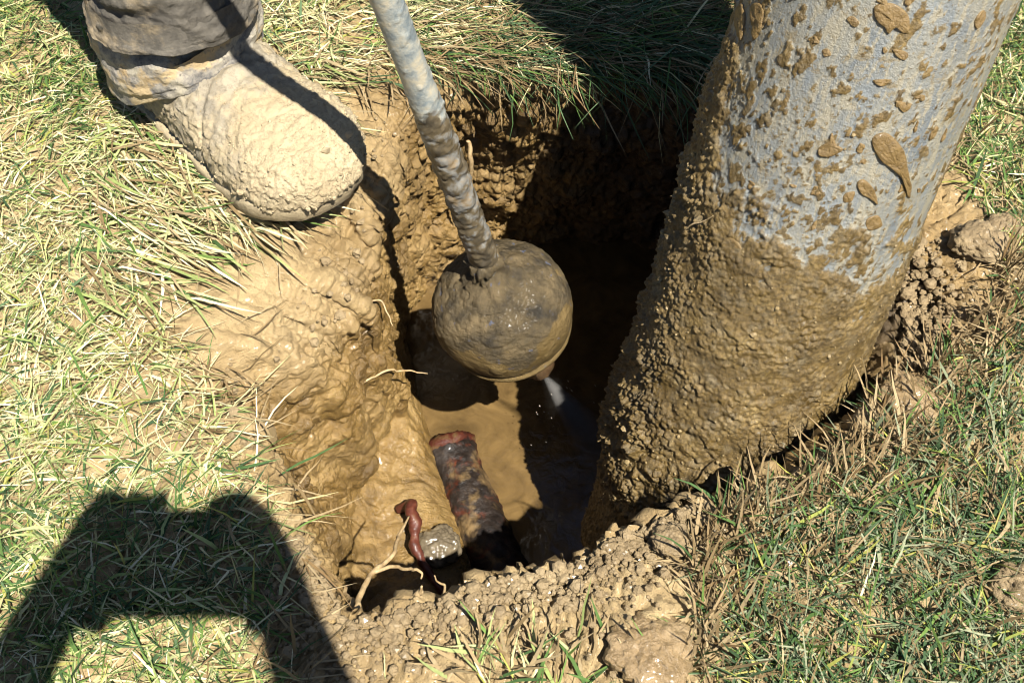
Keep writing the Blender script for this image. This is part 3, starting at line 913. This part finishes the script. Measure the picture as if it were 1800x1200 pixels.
sleeve('boot_cuff', M['cuff'], worker, [(-.036, .004, .076, .090, .090, .078, .010), (-.036, .004, .086, .087, .089, .080, .008), (-.034, .004, .098, .078, .082, .077, .006), (-.030, .003, .113, .062, .066, .064, 0), (-.026, .0, .125, .050, .052, .052, .0), (-.025, -.0, .2, .044, .044, .046, .0)],
       sag=.034, seed=607, fold=.008, mud=(.56, .42), clod=.0010)
sleeve('trouser_leg', M['cloth'], worker, [(-.014, -.006, .126, .075, .068, .074, -.002), (-.015, -.006, .136, .073, .068, .072, -.002), (-.018, -.005, .155, .068, .066, .068, -.003), (-.028, -.003, .20, .064, .064, .064, 0), (-.036, -.002, .30, .068, .072, .068, 0), (-.05, -.002, .5, .082, .085, .085, 0), (-.04, -.002, .8, .10, .10, .10, 0)],
       sag=.008, seed=657, fold=.011, mud=(.46, .2), clod=.0016)

# ------------------------------------------------------------------ grass
gm = NT('grass blade')
gt = gm.attr('tint', 'Color')
gc = gm.mix(0.6, gt, gm.ramp(gm.noise(260, 3, .6), [(.3, .75), (.7, 1.2)]), 'MULTIPLY')
gm.set(color=gc, rough=0.7, spec=0.12)
trn = gm.n('ShaderNodeBsdfTranslucent'); gm.l(gc, trn.inputs['Color'])
ms = gm.n('ShaderNodeMixShader'); ms.inputs[0].default_value = 0.18
gm.l(gm.b.outputs[0], ms.inputs[1]); gm.l(trn.outputs[0], ms.inputs[2]); gm.l(ms.outputs[0], gm.out.inputs['Surface'])
M['grass'] = gm.m

PAL = {'straw': ((.57, .51, .28), (.66, .60, .38), (.47, .41, .20)), 'green': ((.075, .135, .035), (.115, .185, .045), (.055, .105, .035)),
       'blue': ((.055, .095, .042), (.085, .135, .065), (.042, .078, .034)), 'dust': ((.32, .36, .14), (.42, .44, .21), (.25, .30, .10)), 'grey': ((.19, .215, .125), (.25, .265, .165), (.15, .18, .10)), 'mud': ((.28, .205, .108), (.21, .148, .072), (.34, .26, .145)),
       'brown': ((.17, .11, .05), (.23, .16, .08), (.12, .085, .04)), 'yellow': ((.30, .30, .07), (.36, .33, .10), (.24, .27, .06))}


def blades(name, x, y, az, Ln, wd, lean, curl, tint, layer, label, hang=None, seg=4, wave=.12):
    n = len(x)
    k = np.arange(seg + 1) / seg
    base_z = top_z(x, y)
    P = np.zeros((n, seg + 1, 3))
    P[:, 0] = np.stack([x, y, base_z - .002], -1)
    ang_ = az.copy()
    for j in range(seg):
        al = lean + curl * (k[j] + .5 / seg)
        ang_ = ang_ + rng.normal(0, wave, n)
        st_ = (Ln / seg)[:, None] * np.stack([np.sin(al) * np.cos(ang_), np.sin(al) * np.sin(ang_), np.cos(al)], -1)
        P[:, j + 1] = P[:, j] + st_
        gz = top_z(P[:, j + 1, 0], P[:, j + 1, 1]) + layer * (1 - .5 * k[j + 1])
        rr_ = np.hypot(P[:, j + 1, 0] - HC[0], P[:, j + 1, 1] - HC[1])
        ta = np.arctan2(P[:, j + 1, 1] - HC[1], P[:, j + 1, 0] - HC[0])
        over = rr_ > rim_r(ta)
        P[:, j + 1, 2] = np.where(over, np.maximum(P[:, j + 1, 2], gz), P[:, j + 1, 2])
    roll = rng.normal(0, .7, n)
    side_h = np.stack([-np.sin(az), np.cos(az), np.zeros(n)], -1)
    up = np.stack([np.zeros(n), np.zeros(n), np.ones(n)], -1)
    sd = side_h * np.cos(roll)[:, None] + up * np.sin(roll)[:, None] * .6
    wk = np.array([.75, 1.0, .9, .6, .08]) if seg == 4 else np.array([.8, 1.0, .75, .08])
    off = sd[:, None, :] * (wd[:, None] * wk[None, :] * .5)[..., None]
    V = np.stack([P - off, P + off], 2).reshape(-1, 3)
    b = (np.arange(n) * (seg + 1) * 2)[:, None]
    j = np.arange(seg)[None, :] * 2
    F = np.stack([b + j, b + j + 1, b + j + 3, b + j + 2], -1).reshape(-1, 4)
    C_ = np.repeat(tint[:, None, :], (seg + 1) * 2, 1).reshape(-1, 3)
    return tag(mesh_obj(name, V, F, M['grass'], cols=C_), label, 'grass', kind='stuff')


def pick(n, weights):
    """tints drawn from the palettes, weights: dict of name -> array of n weights"""
    names = list(weights)
    Wt = np.stack([np.broadcast_to(weights[k], n) for k in names], -1).astype(float)
    Wt = np.cumsum(Wt / Wt.sum(1, keepdims=True), 1)
    r = rng.random(n)[:, None]
    ch = (r > Wt).sum(1).clip(0, len(names) - 1)
    tab = np.array([PAL[k] for k in names])
    t = tab[ch, rng.integers(0, 3, n)]
    return t * rng.uniform(.8, 1.15, (n, 1))


def scatter(n, x0, x1, y0, y1, soft=.03, inside=0.0, gap_seed=0):
    x = rng.uniform(x0, x1, n); y = rng.uniform(y0, y1, n)
    ta = np.arctan2(y - HC[1], x - HC[0]); rr_ = np.hypot(x - HC[0], y - HC[1])
    g = np.maximum(grass_r(ta), rim_r(ta) + .004)
    e = rr_ - g + inside
    p = np.clip(e / soft, 0, 1)
    pz_ = perlin(np.stack([x, y, x * 0], -1), 14, 700 + gap_seed)
    keep = (rng.random(n) < p) & (rng.random(n) < .75 + pz_ * .8)
    # nothing grows under the boot
    c_, s_ = math.cos(worker.rotation_euler.z), math.sin(worker.rotation_euler.z)
    bx_, by_ = x - worker.location.x, y - worker.location.y
    lx_, ly_ = bx_ * c_ + by_ * s_, -bx_ * s_ + by_ * c_
    keep &= ~((np.abs(ly_) < .058) & (lx_ > -.11) & (lx_ < .205))
    return x[keep], y[keep], e[keep]


def regions(x, y):
    lft = sstep(.02, -.14, x)
    topm = sstep(.22, .34, y) * sstep(-.24, -.14, x) * sstep(.36, .26, x)
    nearl = sstep(-.08, -.2, y) * lft
    rgt = sstep(.05, .14, x) * sstep(.05, -.02, y)
    upr = sstep(.30, .36, x) * sstep(.06, .12, y)
    return lft, topm, nearl, rgt, upr


# flattened thatch, near
X0, X1, Y0, Y1 = -.78, .78, -.52, .80
x, y, e = scatter(120000, X0, X1, Y0, Y1, .035)
n = len(x)
lft, topm, nearl, rgt, upr = regions(x, y)
muddy = np.clip(1 - e / .09, 0, 1)
pref = np.where(topm > .4, -.35, np.where(lft > .5, np.where(y > .12, -.75, -.15), 2.0))
spread = np.where(topm > .4, .45, np.where(lft > .5, 1.0, 1.6))
az = pref + rng.normal(0, 1, n) * spread
back_ = rng.random(n) < .22
az = np.where(back_, rng.uniform(-math.pi, math.pi, n), az)
green_ul = sstep(-.32, -.46, x) * sstep(.20, .36, y)
tint = pick(n, {'straw': 1.1 * (lft * (1 - green_ul * .8) * (1 - nearl * .45) + .25 * topm + .3 * upr) + .004, 'green': .12 + .3 * rgt + .55 * upr + .7 * green_ul + .2 * topm + .45 * nearl, 'dust': .6 * lft + .2 * upr, 'grey': .5 * rgt,
                'blue': .10 + .4 * rgt + .25 * topm + .22 * nearl, 'mud': .12 + .9 * muddy + .34 * rgt + .25 * topm, 'brown': .05 + .15 * rgt + .12 * topm, 'yellow': .12})
blades('flattened_grass', x, y, az, rng.uniform(.016, .052, n) * (1 + .35 * topm), rng.uniform(.0007, .0020, n) * rng.choice([1, 1, 1, 1.7], n), rng.uniform(1.2, 1.54, n), rng.normal(.10, .18, n), tint,
       rng.uniform(.0005, .011, n), 'trampled straw and grass lying flat round the hole', seg=3)

# standing blades, thicker on the right
x, y, e = scatter(52000, X0, X1, Y0, Y1, .05, gap_seed=3)
lft, topm, nearl, rgt, upr = regions(x, y)
keep = rng.random(len(x)) < (.22 + .78 * rgt + .5 * upr + .35 * nearl - .1 * topm)
x, y, e, lft, topm, nearl, rgt, upr = (q[keep] for q in (x, y, e, lft, topm, nearl, rgt, upr))
n = len(x)
muddy = np.clip(1 - e / .08, 0, 1)
az = rng.uniform(-math.pi, math.pi, n)
az = np.where(topm > .4, rng.normal(-.5, .8, n), az)
tint = pick(n, {'straw': .22 * lft * (1 - nearl * .5) + .004, 'green': .45 + .35 * upr + .4 * nearl, 'dust': .3 * lft, 'grey': .45 * rgt, 'blue': .30 + .3 * rgt, 'mud': .08 + .6 * muddy + .14 * rgt, 'brown': .04 + .2 * muddy, 'yellow': .10 + .06 * lft})
blades('grass', x, y, az, rng.uniform(.018, .052, n) * (1 + .15 * rgt), rng.uniform(.0008, .0022, n) * rng.choice([1, 1, 1, 1.7], n), np.abs(rng.normal(.75, .35, n)) - .1 * rgt, rng.normal(.5, .45, n), tint,
       rng.uniform(.001, .006, n), 'green lawn grass blades standing round the hole')

# long wet blades combed over the back edge
n = 2000
bx = rng.uniform(-.16, .33, n)
by = np.interp(bx, [-.16, -.08, .05, .2, .33], [.31, .335, .345, .355, .33]) + rng.exponential(.035, n) - .004
ok = ((rng.random(n) < np.clip((bx + .20) / .25, .15, 1)))
bx, by = bx[ok], by[ok]; n = len(bx)
tint = pick(n, {'blue': .45, 'green': .3, 'mud': .7 * sstep(.12, -.1, bx) + .10, 'straw': .10, 'brown': .2})
blades('overhanging_grass', bx, by, rng.normal(-.60, .62, n), rng.uniform(.045, .10, n) * (1 + .4 * sstep(0, .12, bx)), rng.uniform(.0010, .0026, n), rng.uniform(1.0, 1.52, n), rng.uniform(-.1, .65, n) + .3 * sstep(0, .12, bx), tint,
       rng.uniform(.002, .014, n), 'long dark grass combed over the far edge of the hole', wave=.10)

# mud-coated stems along the near and right rim
n = 1100
ta = np.radians(np.where(rng.random(n) < .12, rng.uniform(232, 285, n), rng.uniform(285, 365, n)))
rr_ = np.maximum(rim_r(ta) + .012, grass_r(ta) - .015) + rng.exponential(.022, n)
bx, by = HC[0] + rr_ * np.cos(ta), HC[1] + rr_ * np.sin(ta)
tint = pick(n, {'mud': .75, 'brown': .25, 'green': .1})
blades('muddy_stems', bx, by, rng.uniform(-math.pi, math.pi, n), rng.uniform(.02, .06, n), rng.uniform(.0012, .003, n), np.abs(rng.normal(.6, .4, n)), rng.normal(.2, .4, n), tint,
       rng.uniform(.001, .004, n), 'clay-coated dead stems along the near rim')

# broad muddied strips trodden down beside the boot
n = 900
bx = rng.uniform(-.42, -.20, n); by = rng.uniform(.05, .36, n)
ta = np.arctan2(by - HC[1], bx - HC[0]); ok = np.hypot(bx - HC[0], by - HC[1]) > grass_r(ta) - .012
bx, by = bx[ok], by[ok]; n = len(bx)
tint = pick(n, {'mud': .5, 'straw': .45, 'dust': .25, 'green': .12})
blades('trodden_grass', bx, by, rng.normal(-.62, .38, n), rng.uniform(.045, .095, n), rng.uniform(.0018, .0038, n), rng.uniform(1.4, 1.56, n), rng.normal(.03, .08, n), tint,
       rng.uniform(.004, .014, n), 'broad muddied grass strips trodden flat beside the boot', wave=.06)

# a few long stray straws lying on the bare clay
n = 150
ta = np.radians(rng.uniform(120, 250, n))
rr_ = grass_r(ta) - rng.uniform(-.02, .035, n) * np.where((ta > 2.4) & (ta < 3.3), 1.6, .6)
bx, by = HC[0] + rr_ * np.cos(ta), HC[1] + rr_ * np.sin(ta)
tint = pick(n, {'straw': .12, 'mud': .75, 'green': .06, 'brown': .15})
blades('loose_straw', bx, by, rng.normal(-.3, 1.0, n), rng.uniform(.025, .075, n), rng.uniform(.001, .0026, n), rng.uniform(1.35, 1.55, n), rng.normal(.05, .1, n), tint,
       rng.uniform(.001, .003, n), 'loose muddy straw scattered on the bare clay left of the hole')

# the lawn farther off, outside the picture
x, y, e = scatter(27000, -1.55, 1.55, -1.5, 1.55, .05, gap_seed=5)
keep = ~((x > X0) & (x < X1) & (y > Y0) & (y < Y1))
x, y = x[keep], y[keep]; n = len(x)
tint = pick(n, {'straw': .35, 'green': .5, 'blue': .3, 'brown': .08, 'yellow': .1})
blades('distant_grass', x, y, rng.uniform(-math.pi, math.pi, n), rng.uniform(.03, .07, n), rng.uniform(.0025, .005, n), np.abs(rng.normal(.9, .4, n)), rng.normal(.4, .4, n), tint,
       rng.uniform(.001, .008, n), 'lawn grass farther away from the hole', seg=3)

# a muddy tuft on the near edge
n = 90
bx = rng.normal(.01, .035, n); by = rng.normal(-.300, .012, n)
tint = pick(n, {'mud': .8, 'straw': .06, 'green': .22, 'dust': .2})
blades('muddy_tuft', bx, by, rng.normal(1.6, 1.1, n), rng.uniform(.02, .05, n), rng.uniform(.0015, .003, n), rng.uniform(.5, 1.3, n), rng.normal(.2, .3, n), tint,
       rng.uniform(.001, .004, n), 'half-buried tuft of muddy grass on the near edge')

# ------------------------------------------------------------------ clods and crumbs
def clod_mesh(r, seed, nu=22, nv=30, squash=.7, rough=.25):
    u = np.linspace(0.001, math.pi - .001, nu); v = np.linspace(0, 2 * math.pi, nv, endpoint=False)
    S_ = np.stack([np.outer(np.sin(u), np.cos(v)), np.outer(np.sin(u), np.sin(v)), np.outer(np.cos(u), np.ones(nv)) * squash], -1)
    q = S_ * .03 + seed
    k = 1 + fbm(q, 45, 4, seed, .65) * rough + clods(q, 130, seed) * rough * .6 + clods(q, 330, seed + 1) * rough * .35
    return S_ * k[..., None] * r


for (x, y, r, sq, lab, mt) in [
        (.377, -.236, .017, .7, 'round dry clod lying in the grass at the lower right', 'crust'),
        (.338, -.066, .026, .45, 'wet lump of clay on the grass right of the hose foot', 'wet_lump'),
        (.300, -.088, .014, .6, 'small clod in the grass just below the hose foot', 'crust'),
        (.122, -.198, .013, .6, 'muddy clod on the near rim below the hose end', 'crust'),
        (.098, -.290, .026, .40, 'broad wet clay lump at the bottom of the picture', 'wet_lump'),
        (.420, .085, .021, .6, 'pale clod on the clay heap right of the hose', 'crust'),
        (.452, .112, .014, .6, 'small pale clod uphill of the clay heap', 'crust'),
]:
    o = mesh_obj('mud_clod', clod_mesh(r, int(abs(x * 1000 + y * 777)) % 97 + 2, 50, 70, sq), grid_faces(50, 70), M[mt])
    o.location = (x, y, float(top_z(x, y)) + r * sq * .35)
    o.rotation_euler = (.1, .2, x * 20)
    tag(o, lab, 'clod', 'clods of clay round the hole')

Vs, Fs = [], []
cl_ = [clod_mesh(1.0, 30 + k, 5, 6, .75, .35) for k in range(6)]
gf = grid_faces(5, 6)
n = 4600
ta = np.radians(np.concatenate([rng.uniform(228, 370, 4200), rng.uniform(0, 360, 400)]))
rr_ = rim_r(ta) + .004 + rng.exponential(.022, n)
bx, by = HC[0] + rr_ * np.cos(ta), HC[1] + rr_ * np.sin(ta)
bz = top_z(bx, by)
br = np.clip(rng.lognormal(-6.45, .5, n), .0007, .005)
for i in range(n):
    Rz = rng.uniform(0, 6.28); c_, s_ = math.cos(Rz), math.sin(Rz)
    P_ = cl_[i % 6].reshape(-1, 3) @ np.array(((c_, s_, 0), (-s_, c_, 0), (0, 0, 1))) * br[i]
    Vs.append(P_ + np.array((bx[i], by[i], bz[i] + br[i] * .2))); Fs.append(gf + i * 30)
tag(mesh_obj('soil_crumbs', np.vstack(Vs), np.vstack(Fs), M['crust'], smooth=False), 'fine clay crumbs scattered along the rim', 'soil', kind='stuff')

# ------------------------------------------------------------------ water jet from the nozzle
tip = BC + lx * .020 + ly * .022 + lz * -.103
jd = np.array((.105, .085, -.345)) - tip
jl = 0.20
jz, jx, jy = frame_of(jd, (0, 1, 0))
vm = bpy.data.materials.new('water spray'); vm.use_nodes = True
vt = vm.node_tree; vt.nodes.clear()
vo = vt.nodes.new('ShaderNodeOutputMaterial'); vs = vt.nodes.new('ShaderNodeVolumePrincipled')
vs.inputs['Color'].default_value = (1, .97, .92, 1); vs.inputs['Anisotropy'].default_value = .2
tcn = vt.nodes.new('ShaderNodeTexCoord'); sep = vt.nodes.new('ShaderNodeSeparateXYZ'); vt.links.new(tcn.outputs['Object'], sep.inputs[0])


def vmath(op, a, b=0.0, clamp=False):
    nd = vt.nodes.new('ShaderNodeMath'); nd.operation = op; nd.use_clamp = clamp
    for s_, v_ in ((nd.inputs[0], a), (nd.inputs[1], b)):
        if hasattr(v_, 'is_output'): vt.links.new(v_, s_)
        else: s_.default_value = v_
    return nd.outputs[0]


zq = sep.outputs[2]
tq = vmath('DIVIDE', zq, jl, True)
rq = vmath('SQRT', vmath('ADD', vmath('POWER', sep.outputs[0], 2), vmath('POWER', sep.outputs[1], 2)))
aq = vmath('DIVIDE', rq, vmath('ADD', vmath('MULTIPLY', zq, .42), .004))             # 0 axis .. 1 edge
fall = vmath('POWER', vmath('SUBTRACT', 1, tq, True), 2.2)
core = vmath('POWER', vmath('SUBTRACT', 1, vmath('MULTIPLY', aq, 2.2), True), 1.0)
wide = vmath('POWER', vmath('SUBTRACT', 1, aq, True), 1.5)
dens = vmath('ADD', vmath('MULTIPLY', vmath('MULTIPLY', core, fall), 170), vmath('MULTIPLY', vmath('MULTIPLY', wide, vmath('SUBTRACT', 1, tq, True)), 3))
vt.links.new(dens, vs.inputs['Density']); vt.links.new(vs.outputs[0], vo.inputs['Volume'])
cz = np.linspace(0, jl, 12); ca = np.linspace(0, 2 * math.pi, 32, endpoint=False)
Cn = cap_rows(np.array([[((.004 + .42 * z) * math.cos(a), (.004 + .42 * z) * math.sin(a), z) for a in ca] for z in cz]))
spray = mesh_obj('water_spray', Cn, grid_faces(14, 32), vm)
spray.location = tuple(tip)
spray.rotation_euler = Matrix(((jx[0], jy[0], jz[0]), (jx[1], jy[1], jz[1]), (jx[2], jy[2], jz[2]))).to_euler()
tag(spray, 'fan of white water spray shooting from the nozzle under the bell', 'water spray')
dm = NT('spray drop'); dm.set(color=(.55, .5, .42), rough=.08, spec=.8)
Vs, Fs = [], []
ico = clod_mesh(1.0, 55, 6, 8, 1.0, .05).reshape(-1, 3); gf = grid_faces(6, 8)
for i in range(60):
    z = rng.uniform(.02, .21); a_ = rng.uniform(0, 6.28); r_ = z * .62 * math.sqrt(rng.random())
    c_ = tip + jz * z + jx * r_ * math.cos(a_) + jy * r_ * math.sin(a_)
    if c_[2] < -.38: continue
    sz = rng.uniform(.0002, .0005)
    P_ = ico * sz
    P_ = P_ + np.outer(P_ @ jz, jz) * rng.uniform(1, 4)
    Vs.append(P_ + c_); Fs.append(gf + 48 * len(Fs))
tag(mesh_obj('water_drops', np.vstack(Vs), np.vstack(Fs), dm.m), 'tiny drops flying off the water jet', 'drops', kind='stuff')

# ------------------------------------------------------------------ the photographer, whose shadow falls across the grass
cm_ = NT('camera plastic'); cm_.set(color=(.03, .03, .032), rough=.5)
pc_ = empty('handheld_camera', (0, -.574, .82))
pc_.rotation_euler = (math.radians(35), 0, 0)
tag(pc_, 'black camera held in both hands above the near grass', 'camera')


def rbox(name, x0, x1, y0, y1, z0, z1, mat, parent, bev=.006):
    xs_ = [x0, x1]; rows = []
    for z, i in ((z0, bev), (z0, 0), (z1, 0), (z1, bev)):
        zz_ = z + (bev if z == z0 and i == 0 else 0) - (bev if z == z1 and i == 0 else 0)
        a0, a1, b0, b1 = x0 + i, x1 - i, y0 + i, y1 - i
        rows.append([(a0 + bev, b0, zz_), (a1 - bev, b0, zz_), (a1, b0 + bev, zz_), (a1, b1 - bev, zz_), (a1 - bev, b1, zz_), (a0 + bev, b1, zz_), (a0, b1 - bev, zz_), (a0, b0 + bev, zz_)])
    P_ = cap_rows(np.array(rows))
    return mesh_obj(name, P_, grid_faces(6, 8), mat, parent, smooth=False)


rbox('body', -.064, .058, -.048, .030, .012, .060, cm_.m, pc_)
rbox('viewfinder_hump', -.050, -.010, .028, .043, .014, .062, cm_.m, pc_, .009)
rbox('control_dial', .030, .060, .028, .041, .018, .046, cm_.m, pc_)
rbox('grip', .034, .064, -.046, .028, .004, .014, cm_.m, pc_, .003)

sk_m = NT('jacket cloth'); sk_m.set(color=(.06, .07, .09), rough=.85)
J = []      # (position, radius, parent index)


def jn(p, r, par=None, ry=None):
    J.append((p, (r, ry or r), par)); return len(J) - 1


pel = jn((0, -1.14, .32), .15, None, .11)
sp_ = jn((0, -1.14, .52), .135, pel, .10)
ch = jn((0, -1.08, .74), .15, sp_, .10)
nk = jn((0, -1.02, .90), .055, ch)
hd = jn((0, -1.00, .97), .085, nk)
hd2 = jn((0, -.99, 1.06), .095, hd)
jn((0, -.99, 1.13), .06, hd2)
for s_, wr_, el in ((-1, (-.112, -.606, .770), (-.205, -.66, .60)), (1, (.062, -.607, .765), (.072, -.665, .56))):
    sh_ = jn((s_ * .17, -1.05, .82), .065, ch)
    mid_ = jn(((s_ * .19 + el[0]) / 2, -.86, (.80 + el[2]) / 2), .050, sh_)
    e_ = jn(el, .036, mid_)
    w_ = jn(wr_, .025, e_)
    hx_ = s_ * .078 - .008
    h0 = jn((hx_, -.596, .805), .028, w_)
    for q in range(4):                                   # four fingers over the top of the camera
        b_ = (s_ * (.078 - .003 * q) - .008, -.602 + .012 * q, .822 + .008 * q)
        f1_ = jn(b_, .0095, h0)
        f2_ = jn((b_[0] - s_ * .016, b_[1] + .010, b_[2] + .020), .0088, f1_)
        jn((b_[0] - s_ * (.034 + .003 * q), b_[1] + .002, b_[2] + .018 - .002 * q), .0078, f2_)
    t1_ = jn((s_ * .072 - .008, -.622, .798), .011, h0)
    jn((s_ * .050 - .008, -.632, .800), .009, t1_)
for s_ in (-1, 1):
    hp_ = jn((s_ * .10, -1.12, .28), .095, pel)
    kn_ = jn((s_ * .20, -.86, .42), .065, hp_)
    an_ = jn((s_ * .19, -1.03, .07), .045, kn_)
    ft_ = jn((s_ * .19, -.96, .04), .042, an_)
    jn((s_ * .21, -.83, .035), .036, ft_)
me = bpy.data.meshes.new('person')
me.from_pydata([j[0] for j in J], [(i, j[2]) for i, j in enumerate(J) if j[2] is not None], [])
me.materials.append(sk_m.m)
ph_ = link(bpy.data.objects.new('person', me))
md = ph_.modifiers.new('skin', 'SKIN'); md.use_smooth_shade = True
for i, j in enumerate(J):
    me.skin_vertices[0].data[i].radius = j[1]
me.skin_vertices[0].data[0].use_root = True
sb = ph_.modifiers.new('subdivision', 'SUBSURF'); sb.levels = 1; sb.render_levels = 2
tag(ph_, 'crouching photographer in dark clothes whose shadow falls on the lower left grass', 'person')


# ------------------------------------------------------------------ crumbs of clay stuck to boot, hose and bell
def stuck_crumbs(parent, P, N_, w, count, r0, mat, seed):
    """small faceted crumbs sitting on the surface points P with normals N_, chosen with weights w"""
    r_ = np.random.default_rng(seed)
    P, N_, w = P.reshape(-1, 3), N_.reshape(-1, 3), np.clip(w.ravel(), 0, None)
    idx = r_.choice(len(P), count, p=w / w.sum())
    shapes = [clod_mesh(1.0, 70 + k, 4, 6, .8, .45).reshape(-1, 3) for k in range(8)]
    f4 = grid_faces(4, 6)
    Vs, Fs = [], []
    for i, k in enumerate(idx):
        q = r_.normal(size=(3, 3)); q, _ = np.linalg.qr(q)
        sz = r0 * math.exp(r_.normal(0, .5))
        Vs.append((shapes[i % 8] @ q) * sz * np.array((1, 1, 1)) + P[k] + N_[k] * sz * .25)
        Fs.append(f4 + i * 24)
    return tag(mesh_obj('clay_crumbs', np.vstack(Vs), np.vstack(Fs), mat, parent, smooth=False), kind='stuff')


bc_m = NT('clay crumb on boot'); bc_m.set(color=bc_m.ramp(bc_m.noise(90), [(.3, (.24, .18, .10)), (.7, (.38, .31, .19))]), rough=.85)
hc_m = NT('clay crumb on hose'); hc_m.set(color=hc_m.ramp(hc_m.noise(90), [(.3, (.11, .075, .028)), (.7, (.24, .175, .08))]), rough=.6)
stuck_crumbs(boot, Bo + bn_ * d_[..., None], bn_, (sg[None, :] > -.2) * (.25 + toe * 1.2 + side), 900, .0006, bc_m.m, 1)
hn = np.stack([np.cos(HAa), np.sin(HAa), HAa * 0], -1)
stuck_crumbs(hose, Hp, hn, (full * (.5 + leftg + low) + .12 * upm) * (np.abs(deg) < 110), 2400, .0006, hc_m.m, 2)
